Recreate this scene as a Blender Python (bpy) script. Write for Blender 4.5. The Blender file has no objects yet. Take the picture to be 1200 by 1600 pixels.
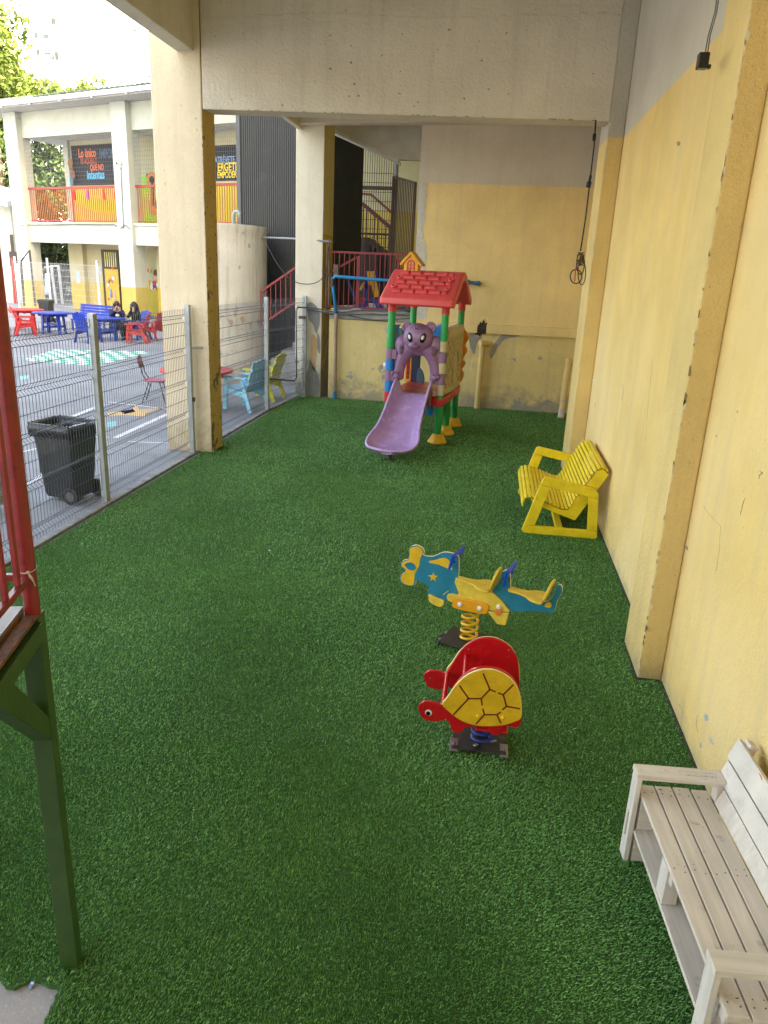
import bpy, bmesh, math, random
import numpy as np
from mathutils import Vector, Matrix
random.seed(7)
R_ = math.radians
scene = bpy.context.scene
COL = scene.collection

# ------------------------------------------------------------------ camera
FPX = 1155.0; CAMZ = 2.6
_dn = Vector((-159., -3540., -1155.)).normalized(); _up = -_dn
_d = Vector((175., 369., -1155.)); _d = (_d - _d.dot(_up)*_up).normalized()
_x = _d.cross(_up)
ROT = Matrix((_x, _d, _up))                 # camera axes -> world axes
CAM = Vector((0, 0, CAMZ))
cd = bpy.data.cameras.new('camera'); cam = bpy.data.objects.new('camera', cd); COL.objects.link(cam)
cam.matrix_world = Matrix.Translation(CAM) @ ROT.to_4x4()
cd.sensor_fit = 'VERTICAL'; cd.sensor_height = 36.0; cd.lens = FPX/1600*36
cd.clip_start = 0.05; cd.clip_end = 1000
scene.camera = cam
scene.render.resolution_x = 768; scene.render.resolution_y = 1024

# ------------------------------------------------------------------ light
SUN_EL = R_(36); SUN_DIR = Vector((0.80, -0.60, 0)).normalized()   # horizontal direction TO the sun
w = bpy.data.worlds.new("World"); scene.world = w; w.use_nodes = True
nt = w.node_tree; nt.nodes.clear()
sk = nt.nodes.new('ShaderNodeTexSky'); sk.sky_type = 'NISHITA'; sk.sun_disc = False
sk.sun_elevation = SUN_EL
sk.sun_rotation = math.atan2(SUN_DIR.x, SUN_DIR.y)
sk.air_density = 1.0; sk.dust_density = 4.0; sk.ozone_density = 0.6
bg = nt.nodes.new('ShaderNodeBackground'); bg.inputs['Strength'].default_value = 0.15
wo = nt.nodes.new('ShaderNodeOutputWorld')
_mx = nt.nodes.new('ShaderNodeMix'); _mx.data_type = 'RGBA'; _mx.blend_type = 'MULTIPLY'; _mx.inputs[0].default_value = 1.0; _mx.inputs[7].default_value = (1.18, 1.0, .80, 1); nt.links.new(sk.outputs[0], _mx.inputs[6]); nt.links.new(_mx.outputs[2], bg.inputs[0]); nt.links.new(bg.outputs[0], wo.inputs[0])
sl = bpy.data.lights.new('sun', 'SUN'); sl.energy = 4.0; sl.angle = R_(0.5); sl.color = (1.0, 0.95, 0.86)
so = bpy.data.objects.new('sun', sl); COL.objects.link(so)
tosun = Vector((SUN_DIR.x*math.cos(SUN_EL), SUN_DIR.y*math.cos(SUN_EL), math.sin(SUN_EL)))
so.rotation_euler = tosun.to_track_quat('Z', 'Y').to_euler(); so.location = (0, 0, 30)
scene.view_settings.view_transform = 'Standard'; scene.view_settings.look = 'None'
scene.view_settings.gamma = 1.0
scene.view_settings.exposure = 3.42
scene.render.engine = 'CYCLES'
scene.cycles.max_bounces = 8; scene.cycles.diffuse_bounces = 6

# ------------------------------------------------------------------ measuring helpers (pixel of the 1200x1600 photo + a known real plane -> metres)
def ray(px, py): return ROT @ Vector((px-600, 800-py, -FPX))
def z0(px, py, z=0.0):
    r = ray(px, py); return CAM + r*((z-CAMZ)/r.z)
def yp(px, py, y):
    r = ray(px, py); return CAM + r*(y/r.y)
def xp(px, py, x):
    r = ray(px, py); return CAM + r*(x/r.x)
def pl(px, py, P, D):
    P = Vector((P[0], P[1])); D = Vector((D[0], D[1])); n = Vector((-D.y, D.x)); r = ray(px, py)
    return CAM + r*(n.dot(P)/n.dot(Vector((r.x, r.y))))

# ------------------------------------------------------------------ materials
def _mixc(nt, fac, a, b):
    m = nt.nodes.new('ShaderNodeMix'); m.data_type = 'RGBA'
    if hasattr(fac, 'links') or hasattr(fac, 'is_linked'): nt.links.new(fac, m.inputs[0])
    else: m.inputs[0].default_value = fac
    for i, v in ((6, a), (7, b)):
        if hasattr(v, 'is_linked'): nt.links.new(v, m.inputs[i])
        else: m.inputs[i].default_value = (*v, 1)
    return m.outputs[2]
def _noise(nt, scale, detail=4, rough=.55, co=None, stretch=None, dist=0):
    tc = nt.nodes.new('ShaderNodeTexCoord'); src = tc.outputs['Object']
    if stretch:
        mp = nt.nodes.new('ShaderNodeMapping'); mp.inputs['Scale'].default_value = stretch
        nt.links.new(src, mp.inputs[0]); src = mp.outputs[0]
    n = nt.nodes.new('ShaderNodeTexNoise'); n.inputs['Scale'].default_value = scale
    n.inputs['Detail'].default_value = detail; n.inputs['Roughness'].default_value = rough
    n.inputs['Distortion'].default_value = dist
    nt.links.new(src, n.inputs['Vector']); return n.outputs['Fac']
def _ramp(nt, v, lo, hi, a=0., b=1.):
    m = nt.nodes.new('ShaderNodeMapRange'); m.inputs[1].default_value = lo; m.inputs[2].default_value = hi
    m.inputs[3].default_value = a; m.inputs[4].default_value = b; nt.links.new(v, m.inputs[0]); return m.outputs[0]
def _math(nt, op, a, b=0.):
    m = nt.nodes.new('ShaderNodeMath'); m.operation = op
    for i, v in ((0, a), (1, b)):
        if hasattr(v, 'is_linked'): nt.links.new(v, m.inputs[i])
        else: m.inputs[i].default_value = v
    return m.outputs[0]
def _bump(nt, h, strength, dist, bs):
    b = nt.nodes.new('ShaderNodeBump'); b.inputs['Strength'].default_value = strength
    b.inputs['Distance'].default_value = dist; nt.links.new(h, b.inputs['Height'])
    nt.links.new(b.outputs[0], bs.inputs['Normal'])
def base_mat(name, rough=.5, metal=0., spec=.5):
    m = bpy.data.materials.new(name); m.use_nodes = True
    bs = m.node_tree.nodes['Principled BSDF']
    bs.inputs['Roughness'].default_value = rough; bs.inputs['Metallic'].default_value = metal
    bs.inputs['Specular IOR Level'].default_value = spec
    return m, m.node_tree, bs
MATS = {}
def paint(name, col, rough=.4, var=.12, scale=6, bump=0.0, bscale=60, dirt=None, dirt_amt=.3, metal=0., spec=.5, stretch=None):
    """plain painted / plastic / metal surface with slight mottling, optional dirt patches and bump"""
    if name in MATS: return MATS[name]
    m, nt, bs = base_mat(name, rough, metal, spec)
    n = _noise(nt, scale, 5, stretch=stretch)
    c2 = tuple(max(0, c*(1-var*1.6)) for c in col); c1 = tuple(min(1, c*(1+var)) for c in col)
    out = _mixc(nt, _ramp(nt, n, .3, .7), c2, c1)
    if dirt:
        d = _noise(nt, scale*2.3, 6, .7)
        out = _mixc(nt, _ramp(nt, d, .56, .7, 0, dirt_amt), out, dirt)
    nt.links.new(out, bs.inputs['Base Color'])
    rr = _ramp(nt, n, .3, .7, rough*.85, min(1, rough*1.2)); nt.links.new(rr, bs.inputs['Roughness'])
    if bump: _bump(nt, _noise(nt, bscale, 4), bump, .01, bs)
    MATS[name] = m; return m
def stucco(name, low, high=None, zsplit=4.22, stain=(.25,.2,.13), low_stain=None, zstain=.35, streak=.25, bump=.5, chip=None, chipz=1.7, tint=None, bsc=28, chip_lo=.545):
    """rough painted render; real paint band limits, vertical run marks, chips showing cement"""
    m, nt, bs = base_mat(name, .85, 0, .25)
    geo = nt.nodes.new('ShaderNodeNewGeometry'); sep = nt.nodes.new('ShaderNodeSeparateXYZ'); nt.links.new(geo.outputs['Position'], sep.inputs[0])
    z = sep.outputs[2]
    big = _noise(nt, 1.1, 5, .6)
    out = _mixc(nt, _ramp(nt, big, .3, .7), tuple(c*.86 for c in low), tuple(min(1, c*1.06) for c in low))
    if tint:
        t = _noise(nt, .5, 3, .5); out = _mixc(nt, _ramp(nt, t, .42, .62, 0, .55), out, tint)
    if high:
        wob = _math(nt, 'ADD', z, _ramp(nt, _noise(nt, 9, 3), .3, .7, -.008, .008))
        h2 = _mixc(nt, _ramp(nt, big, .3, .7), tuple(c*.85 for c in high), high)
        out = _mixc(nt, _ramp(nt, wob, zsplit-.004, zsplit+.004), out, h2)
    st = _noise(nt, 2.2, 5, .6, stretch=(3.2, 3.2, .22))
    out = _mixc(nt, _ramp(nt, st, .5, .78, 0, streak), out, stain)
    sp = _noise(nt, 34, 3, .5)
    out = _mixc(nt, _ramp(nt, sp, .70, .76, 0, .45), out, tuple(c*.5 for c in stain))
    if chip:
        cn = _noise(nt, 2.6, 6, .62, dist=.3)
        lim = _ramp(nt, z, 0, chipz, chip_lo, .72)
        ms = _ramp(nt, _math(nt, 'SUBTRACT', cn, lim), 0, .012)
        out = _mixc(nt, ms, out, chip)
    if low_stain:
        ln = _noise(nt, 3.5, 5, .65)
        zz = _math(nt, 'ADD', z, _ramp(nt, ln, .3, .7, -zstain, zstain*.6))
        out = _mixc(nt, _ramp(nt, zz, 0, zstain, .75, 0), out, low_stain)
    nt.links.new(out, bs.inputs['Base Color'])
    b = _math(nt, 'ADD', _noise(nt, bsc, 5, .6), _math(nt, 'MULTIPLY', _noise(nt, 110, 2), .5))
    b = _math(nt, 'ADD', b, _math(nt, 'MULTIPLY', _noise(nt, 2.5, 3), 1.2))
    _bump(nt, b, bump, .03, bs)
    return m
def asphalt(name, col):
    m, nt, bs = base_mat(name, .8, 0, .4)
    a = _noise(nt, .35, 6, .6); out = _mixc(nt, _ramp(nt, a, .35, .65), tuple(c*.75 for c in col), tuple(c*1.15 for c in col))
    p = _noise(nt, 1.7, 6, .7); out = _mixc(nt, _ramp(nt, p, .52, .7, 0, .5), out, tuple(c*.5 for c in col))
    q = _noise(nt, 60, 3, .6); out = _mixc(nt, _ramp(nt, q, .55, .7, 0, .35), out, tuple(min(1, c*1.7) for c in col))
    nt.links.new(out, bs.inputs['Base Color']); _bump(nt, _noise(nt, 90, 4), .4, .006, bs)
    return m
def wood(name, light, dark, axis=1, knots=True, rough=.75, amt=.8):
    m, nt, bs = base_mat(name, rough, 0, .3)
    s = [14, 14, 14]; s[axis] = .8
    g = _noise(nt, 1.6, 8, .65, stretch=tuple(s), dist=.6)
    out = _mixc(nt, _ramp(nt, g, .35, .68, 0, amt), light, dark)
    b = _noise(nt, 2.5, 4); out = _mixc(nt, _ramp(nt, b, .35, .7, 0, .45), out, tuple(c*.62 for c in light)); out = _mixc(nt, _ramp(nt, _noise(nt, 11, 6, .7), .60, .72, 0, .6), out, tuple(c*.7 for c in dark))
    if knots:
        k = nt.nodes.new('ShaderNodeTexVoronoi'); k.inputs['Scale'].default_value = 3.2
        tc = nt.nodes.new('ShaderNodeTexCoord'); nt.links.new(tc.outputs['Object'], k.inputs['Vector'])
        out = _mixc(nt, _ramp(nt, k.outputs['Distance'], .03, .07, .75, 0), out, tuple(c*.35 for c in dark))
    nt.links.new(out, bs.inputs['Base Color']); _bump(nt, g, .35, .006, bs)
    return m
def leafmat(name, a, b, trans=.35):
    m, nt, bs = base_mat(name, .6, 0, .3)
    n = _noise(nt, 1.3, 3); f = _noise(nt, 9, 2)
    out = _mixc(nt, _ramp(nt, _math(nt, 'ADD', _math(nt, 'MULTIPLY', n, .6), _math(nt, 'MULTIPLY', f, .4)), .35, .65), a, b)
    nt.links.new(out, bs.inputs['Base Color'])
    tr = nt.nodes.new('ShaderNodeBsdfTranslucent'); nt.links.new(out, tr.inputs[0])
    mx = nt.nodes.new('ShaderNodeMixShader'); mx.inputs[0].default_value = trans
    nt.links.new(bs.outputs[0], mx.inputs[1]); nt.links.new(tr.outputs[0], mx.inputs[2])
    nt.links.new(mx.outputs[0], nt.nodes['Material Output'].inputs['Surface'])
    return m

# ------------------------------------------------------------------ mesh helpers
ORG = {}
def empty(name, loc, label, cat, group=None, rz=0):
    o = bpy.data.objects.new(name, None); COL.objects.link(o); o.location = loc; o.rotation_euler = (0, 0, rz)
    o.empty_display_size = .2
    o['label'] = label; o['category'] = cat
    if group: o['group'] = group
    ORG[o.name] = Vector(loc); return o
def tag(o, label=None, cat=None, group=None, kind=None):
    if label: o['label'] = label
    if cat: o['category'] = cat
    if group: o['group'] = group
    if kind: o['kind'] = kind
    return o
class MB:
    def __init__(s): s.v = []; s.f = []; s.m = []; s.mi = 0
    def add(s, vs, fs):
        n = len(s.v); s.v += [tuple(x) for x in vs]; s.f += [tuple(i+n for i in f) for f in fs]; s.m += [s.mi]*len(fs)
        return s
    def box(s, x0, x1, y0, y1, z0_, z1): return s.hexa([(x0,y0,z0_),(x1,y0,z0_),(x1,y1,z0_),(x0,y1,z0_),(x0,y0,z1),(x1,y0,z1),(x1,y1,z1),(x0,y1,z1)])
    def hexa(s, p): return s.add(p, [(3,2,1,0),(4,5,6,7),(0,1,5,4),(1,2,6,5),(2,3,7,6),(3,0,4,7)])
    def obox(s, c, ux, uy, uz, sx, sy, sz):
        c = Vector(c); ux, uy, uz = Vector(ux).normalized()*sx/2, Vector(uy).normalized()*sy/2, Vector(uz).normalized()*sz/2
        return s.hexa([c-ux-uy-uz, c+ux-uy-uz, c+ux+uy-uz, c-ux+uy-uz, c-ux-uy+uz, c+ux-uy+uz, c+ux+uy+uz, c-ux+uy+uz])
    def bar(s, a, b, wd, th, side=None):
        a, b = Vector(a), Vector(b); d = (b-a)
        side = Vector(side) if side else (Vector((0,0,1)).cross(d) if abs(d.normalized().z) < .98 else Vector((1,0,0)))
        side = (side - side.dot(d)/d.length_squared*d).normalized(); t = d.cross(side)
        return s.obox((a+b)/2, side, t, d, wd, th, d.length)
    def tube(s, path, r, seg=8, closed=False, rr=None):
        P = [Vector(p) for p in path]; n = len(P); rings = []
        prev = None
        for i, p in enumerate(P):
            if closed: t = P[(i+1) % n]-P[i-1]
            else: t = P[min(i+1, n-1)]-P[max(i-1, 0)]
            t.normalize()
            if prev is None:
                a = Vector((0,0,1)) if abs(t.z) < .9 else Vector((1,0,0)); u = t.cross(a).normalized()
            else:
                u = (prev - prev.dot(t)*t); u = u.normalized() if u.length > 1e-6 else t.orthogonal().normalized()
            prev = u; v = t.cross(u); q = float(rr[i] if rr else r)
            rings.append([p + q*(math.cos(2*math.pi*k/seg)*u + math.sin(2*math.pi*k/seg)*v) for k in range(seg)])
        vs = [x for rg in rings for x in rg]; fs = []
        for i in range(n if closed else n-1):
            j = (i+1) % n
            for k in range(seg):
                k2 = (k+1) % seg; fs.append((i*seg+k, i*seg+k2, j*seg+k2, j*seg+k))
        if not closed: fs += [tuple(range(seg))[::-1], tuple((n-1)*seg+k for k in range(seg))]
        return s.add(vs, fs)
    def cyl(s, a, b, r, seg=16, r2=None): return s.tube([a, b], r, seg, rr=[r, r if r2 is None else r2])
    def ell(s, c, rx, ry, rz, seg=16, rings=10, rot=None):
        c = Vector(c); vs = []; fs = []
        for i in range(rings+1):
            th = math.pi*i/rings
            for k in range(seg):
                ph = 2*math.pi*k/seg; p = Vector((rx*math.sin(th)*math.cos(ph), ry*math.sin(th)*math.sin(ph), rz*math.cos(th)))
                if rot: p = rot @ p
                vs.append(c+p)
        for i in range(rings):
            for k in range(seg): k2 = (k+1) % seg; fs.append((i*seg+k, (i+1)*seg+k, (i+1)*seg+k2, i*seg+k2))
        return s.add(vs, fs)
    def ext(s, pts, o, u, v, t):
        """2D outline extruded symmetric about the plane o,u,v by thickness t"""
        o, u, v = Vector(o), Vector(u), Vector(v); n = u.cross(v).normalized(); N = len(pts)
        A = [o+u*p[0]+v*p[1]-n*t/2 for p in pts]; B = [o+u*p[0]+v*p[1]+n*t/2 for p in pts]
        ar = sum(pts[i][0]*pts[(i+1)%N][1]-pts[(i+1)%N][0]*pts[i][1] for i in range(N))
        fs = [tuple(range(N))[::-1], tuple(range(N, 2*N))]+[(i, (i+1)%N, N+(i+1)%N, N+i) for i in range(N)]
        if ar < 0: fs = [f[::-1] for f in fs]
        return s.add(A+B, fs)
    def loft(s, rings, closed_ring=True, caps=True):
        n = len(rings[0]); vs = [p for r in rings for p in r]; fs = []
        for i in range(len(rings)-1):
            for k in range(n if closed_ring else n-1):
                k2 = (k+1) % n; fs.append((i*n+k, i*n+k2, (i+1)*n+k2, (i+1)*n+k))
        if caps and closed_ring: fs += [tuple(range(n))[::-1], tuple((len(rings)-1)*n+k for k in range(n))]
        return s.add(vs, fs)
    def build(s, name, mat, parent=None, smooth=False, bevel=0, world=True, segs=2, sub=0, fix=False, autosm=None):
        me = bpy.data.meshes.new(name)
        off = Vector((0,0,0)); root = parent
        while root is not None and root.parent is not None: root = root.parent
        if root is not None and world: off = ORG.get(root.name, Vector((0,0,0)))
        me.from_pydata([(a-off.x, b-off.y, c-off.z) for a, b, c in s.v], [], s.f)
        for m in (mat if isinstance(mat, (list, tuple)) else [mat]): me.materials.append(m)
        if any(s.m): me.polygons.foreach_set('material_index', s.m)
        if fix:
            bm = bmesh.new(); bm.from_mesh(me); bmesh.ops.recalc_face_normals(bm, faces=bm.faces); bm.to_mesh(me); bm.free()
        o = bpy.data.objects.new(name, me); COL.objects.link(o)
        if parent is not None: o.parent = parent
        if smooth or autosm: me.polygons.foreach_set('use_smooth', [True]*len(me.polygons))
        if bevel:
            md = o.modifiers.new('bevel', 'BEVEL'); md.width = bevel; md.segments = segs; md.limit_method = 'ANGLE'; md.angle_limit = R_(40)
            md.harden_normals = False
        if sub:
            md = o.modifiers.new('sub', 'SUBSURF'); md.levels = sub; md.render_levels = sub
        if autosm:
            with_sharp(me, autosm)
        return o
def with_sharp(me, ang):
    bm = bmesh.new(); bm.from_mesh(me)
    for e in bm.edges:
        if len(e.link_faces) == 2 and e.calc_face_angle(0) > R_(ang): e.smooth = False
    bm.to_mesh(me); bm.free()
def children(o): return [c for c in bpy.data.objects if c.parent == o]
def copy_tree(o, parent=None, mats=None):
    c = o.copy(); COL.objects.link(c); c.parent = parent
    if mats and c.type == 'MESH':
        c.data = c.data.copy()
        for i, m in enumerate(c.data.materials):
            if m and m.name in mats: c.data.materials[i] = mats[m.name]
    for ch in children(o): copy_tree(ch, c, mats)
    return c
def place(o, loc, rz, label, group=None):
    o.location = loc; o.rotation_euler = (0, 0, rz); o['label'] = label
    if group: o['group'] = group
    return o
def crom(pts, n=6, closed=True):
    """Catmull-Rom through 2D/3D points"""
    P = [Vector(p) for p in pts]; N = len(P); out = []
    for i in range(N if closed else N-1):
        p0, p1, p2, p3 = (P[(i-1) % N], P[i], P[(i+1) % N], P[(i+2) % N]) if closed else (P[max(i-1,0)], P[i], P[i+1], P[min(i+2,N-1)])
        for k in range(n):
            t = k/n; out.append(.5*((2*p1)+(p2-p0)*t+(2*p0-5*p1+4*p2-p3)*t*t+(3*p1-p0-3*p2+p3)*t**3))
    if not closed: out.append(P[-1])
    return out
def text_mesh(body, size, name, mat, o, u, v, parent, bold=0.0, extrude=.004, sx=1.0, align='CENTER'):
    cu = bpy.data.curves.new(name, 'FONT'); cu.body = body; cu.size = size; cu.extrude = extrude; cu.offset = bold
    cu.align_x = align; cu.align_y = 'CENTER'
    t = bpy.data.objects.new(name, cu); COL.objects.link(t)
    dg = bpy.context.evaluated_depsgraph_get(); me = bpy.data.meshes.new_from_object(t.evaluated_get(dg))
    bpy.data.objects.remove(t); me.name = name; me.materials.clear(); me.materials.append(mat)
    u, v = Vector(u).normalized(), Vector(v).normalized(); n = u.cross(v)
    root = parent
    while root is not None and root.parent is not None: root = root.parent
    off = ORG.get(root.name, Vector((0,0,0))) if root is not None else Vector((0,0,0))
    M = Matrix(((u.x*sx, v.x, n.x, o[0]-off.x), (u.y*sx, v.y, n.y, o[1]-off.y), (u.z*sx, v.z, n.z, o[2]-off.z), (0,0,0,1)))
    me.transform(M); ob = bpy.data.objects.new(name, me); COL.objects.link(ob); ob.parent = parent
    return ob
# ================================================================== SETTING
X_WALL = 1.36; X_FENCE = -4.1; Y_BACK = 15.3; Z_SPLIT = 4.22
YEL = (.80, .57, .17); YEL_D = (.66, .43, .07); GREY = (.50, .46, .38); CREAM = (.78, .70, .52)
m_wall = stucco('yellow_render', (.83,.590,.215), (.66,.61,.50), Z_SPLIT, stain=(.62,.48,.27), streak=.45, tint=(.84,.655,.34), bump=.45, chip=(.50,.44,.34), chipz=.55, chip_lo=.60, low_stain=(.48,.40,.22), zstain=.12)
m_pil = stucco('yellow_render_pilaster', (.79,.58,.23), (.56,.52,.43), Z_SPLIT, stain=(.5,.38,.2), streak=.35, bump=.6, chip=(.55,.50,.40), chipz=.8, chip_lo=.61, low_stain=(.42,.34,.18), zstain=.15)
m_back = stucco('yellow_render_back', (.90,.70,.32), (.74,.67,.55), 4.23, stain=(.55,.45,.3), streak=.3, bump=.4)
m_backlow = stucco('yellow_render_damaged', (.88,.71,.32), None, stain=(.5,.4,.25), streak=.3, chip=(.44,.42,.38), chip_lo=.60, chipz=2.4, low_stain=(.36,.33,.27), bump=.9, bsc=14)
m_beam = stucco('grey_render_beam', (.74,.67,.54), None, stain=(.3,.27,.2), streak=.2, bump=.7)
m_colf = stucco('cream_render_column', (.78,.66,.46), None, stain=(.5,.4,.27), streak=.3, low_stain=(.45,.36,.2), bump=.45)
m_col_shade = stucco('ochre_shaded_column', (.68,.50,.18), None, stain=(.3,.2,.06), streak=.3, chip=(.22,.17,.1), chipz=9, bump=.7)  # side face of the tall column: shade put into the ochre colour
m_conc = asphalt('playground_concrete', (.24,.245,.26))
m_bare = asphalt('bare_concrete', (.42,.40,.38))
m_turf = None

def turf_material():
    m, nt, bs = base_mat('turf_backing', .9, 0, .2)
    a = _noise(nt, 55, 4, .7); b = _noise(nt, .8, 4)
    c = _mixc(nt, _ramp(nt, a, .35, .7), (.04,.09,.025), (.10,.22,.055))
    c = _mixc(nt, _ramp(nt, b, .35, .65, 0, .35), c, (.02,.05,.02))
    nt.links.new(c, bs.inputs['Base Color']); _bump(nt, a, .8, .02, bs); return m
m_turf = turf_material()

# --- concrete ground: one large sheet
mb = MB(); S = 400
mb.add([(-S,-S,-.02),(S,-S,-.02),(S,S,-.02),(-S,S,-.02)], [(0,1,2,3)])
tag(mb.build('ground', m_conc), kind='structure')
# --- artificial turf
TURF = [(-4.02,2.05),(-1.72,1.95),*[(z0(a,b).x, z0(a,b).y) for a, b in ((8,1541),(22,1544),(34,1538),(48,1531),(62,1533),(74,1540),(88,1542),(91,1549),(86,1556),(84,1566),(78,1574),(76,1583),(70,1591),(66,1606))],(-1.30,1.2),(-1.30,-1.5),(1.36,-1.5),(1.36,10.7),(1.95,10.7),(1.95,15.3),(-3.4,15.3),(-3.95,15.55)]
mb = MB(); N = len(TURF)
mb.add([(x, y, 0.0) for x, y in TURF]+[(x, y, -.019) for x, y in TURF], [tuple(range(N))]+[(i, N+i, N+(i+1)%N, (i+1)%N) for i in range(N)])
tag(mb.build('turf', m_turf, fix=True), kind='structure')
mb = MB(); mb.box(-4.13,-4.05,1.9,13.4,-.019,.010)
mb.add([(-4.13,13.4,-.019),(-4.05,13.4,-.019),(-3.9,15.6,-.019),(-4.0,15.6,-.019),(-4.13,13.4,.010),(-4.05,13.4,.010),(-3.9,15.6,.010),(-4.0,15.6,.010)], [(3,2,1,0),(4,5,6,7),(0,1,5,4),(1,2,6,5),(2,3,7,6),(3,0,4,7)])
tag(mb.build('kerb', paint('kerb_concrete', (.34,.33,.31), .85, .3, 8, .4, dirt=(.12,.11,.09), dirt_amt=.6), bevel=.006), kind='structure')

PATCH = [(-1.30,1.2),(-1.30,.4),(-2.6,.4),(-2.6,2.2),(-1.45,2.2),(-1.30,1.9)]
mb = MB(); mb.add([(x, y, -.015) for x, y in PATCH], [tuple(range(len(PATCH)))]); tag(mb.build('concrete_floor', asphalt('rough_concrete', (.44,.39,.37)), fix=True), kind='structure')
def in_poly(x, y, P):
    c = np.zeros(len(x), bool); n = len(P); j = n-1
    for i in range(n):
        xi, yi = P[i]; xj, yj = P[j]
        with np.errstate(divide='ignore', invalid='ignore'):
            c ^= ((yi > y) != (yj > y)) & (x < (xj-xi)*(y-yi)/(yj-yi+1e-12)+xi)
        j = i
    return c
def grass():
    rng = np.random.default_rng(3)
    xs, ys, sc = [], [], []
    for (y0_, y1_, dens, s) in ((1.2,3.5,30000,1.0),(3.5,6,15000,1.3),(6,9.5,7000,1.8),(9.5,15.5,3200,2.5)):
        n = int(6.1*(y1_-y0_)*dens); x = rng.uniform(-4.12,1.98,n); y = rng.uniform(y0_,y1_,n)
        k = in_poly(x, y, TURF)
        edge = in_poly(x+rng.normal(0,.012,n), y+rng.normal(0,.012,n), TURF)
        vis = (x > -y*.85-.7)
        k = k & edge & vis; k &= ~((x > 1.2) & (y > 4.72) & (y < 5.3)) & ~((x > 1.17) & (y > 10) & (y < 10.8)) & ~((x > -4.6) & (x < -3.85) & (y > 10) & (y < 10.5))
        xs.append(x[k]); ys.append(y[k]); sc.append(np.full(k.sum(), s))
    x = np.concatenate(xs); y = np.concatenate(ys); s = np.concatenate(sc); n = len(x)
    # pile lies in soft local directions
    a = rng.uniform(0, 2*np.pi, n); L = rng.uniform(.007, .015, n)*(.7+.3*s); wd = rng.uniform(.0010,.0017,n)*s
    lean = rng.uniform(.1,.95,n)*L
    ux, uy = np.cos(a), np.sin(a); px, py = -uy, ux
    bx = .003*np.cos(3.1*x+1.7*y)+.002; by = .003*np.sin(2.3*x-1.1*y)
    V = np.empty((n, 4, 3))
    V[:,0] = np.stack([x-px*wd, y-py*wd, np.zeros(n)-.001], 1); V[:,1] = np.stack([x+px*wd, y+py*wd, np.zeros(n)-.001], 1)
    V[:,2] = np.stack([x+ux*lean*.35+bx*.4+px*wd*.9, y+uy*lean*.35+by*.4+py*wd*.9, L*.65], 1)
    V[:,3] = np.stack([x+ux*lean+bx, y+uy*lean+by, L], 1)
    me = bpy.data.meshes.new('turf_grass'); me.vertices.add(n*4); me.vertices.foreach_set('co', V.ravel())
    idx = np.arange(n)*4; loops = np.stack([idx, idx+1, idx+2, idx, idx+2, idx+3], 1).ravel()
    me.loops.add(len(loops)); me.loops.foreach_set('vertex_index', loops.astype(np.int32))
    me.polygons.add(n*2); me.polygons.foreach_set('loop_start', np.arange(0, n*6, 3, dtype=np.int32)); me.polygons.foreach_set('loop_total', np.full(n*2, 3, np.int32))
    me.update(calc_edges=True)
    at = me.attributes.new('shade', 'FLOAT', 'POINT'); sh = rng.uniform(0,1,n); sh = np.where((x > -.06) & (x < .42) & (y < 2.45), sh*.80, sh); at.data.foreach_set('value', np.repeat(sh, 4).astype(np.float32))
    m, nt, bs = base_mat('grass_blades', .55, 0, .35)
    an = nt.nodes.new('ShaderNodeAttribute'); an.attribute_name = 'shade'
    cr = nt.nodes.new('ShaderNodeValToRGB'); e = cr.color_ramp.elements
    e[0].position = 0; e[0].color = (.058,.140,.030,1); e[1].position = 1; e[1].color = (.40,.60,.24,1)
    for p, c in ((.35,(.110,.285,.050)),(.7,(.165,.400,.072)),(.88,(.24,.49,.12))):
        q = e.new(p); q.color = (*c, 1)
    nt.links.new(an.outputs['Fac'], cr.inputs[0])
    b = _noise(nt, 1.6, 5, .6); c2 = _mixc(nt, _ramp(nt, b, .38, .62, 0, .35), cr.outputs[0], (.085,.21,.04)); c2 = _mixc(nt, _ramp(nt, _noise(nt, .33, 3), .42, .6, 0, .22), c2, (.19,.36,.10))
    nt.links.new(c2, bs.inputs['Base Color'])
    me.materials.append(m); o = bpy.data.objects.new('turf_grass', me); COL.objects.link(o)
    tag(o, 'short artificial green grass pile covering the play area floor', 'grass', kind='stuff')
    print('blades', n)
grass()

# --- right wall with pilasters
t = empty('side_wall', (X_WALL, 7, 0), 'long yellow rendered wall on the right with grey band above and two pilasters', 'wall')
mb = MB(); mb.box(X_WALL, X_WALL+.3, -3, 10.77, -.1, 5.75); mb.build('wall', m_wall, t)
mb = MB(); mb.box(1.95, 2.2, 10.77, 15.6, -.1, 5.75); mb.box(X_WALL+.301, 1.949, 10.70, 10.77, -.1, 5.75); mb.build('recessed_wall', m_wall, t)
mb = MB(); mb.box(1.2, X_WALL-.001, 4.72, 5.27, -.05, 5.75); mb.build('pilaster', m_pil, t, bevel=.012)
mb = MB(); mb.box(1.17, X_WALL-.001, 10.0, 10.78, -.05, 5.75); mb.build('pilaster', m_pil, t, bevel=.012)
# narrow dark strip along the foot of the wall and near pilaster
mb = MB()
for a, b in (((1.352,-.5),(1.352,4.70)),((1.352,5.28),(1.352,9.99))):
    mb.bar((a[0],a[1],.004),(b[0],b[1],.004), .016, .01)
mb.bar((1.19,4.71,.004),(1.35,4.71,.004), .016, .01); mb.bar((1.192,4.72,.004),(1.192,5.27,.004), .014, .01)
mb.build('foot_strip', paint('dark_strip', (.05,.045,.035), .8), t)
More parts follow.
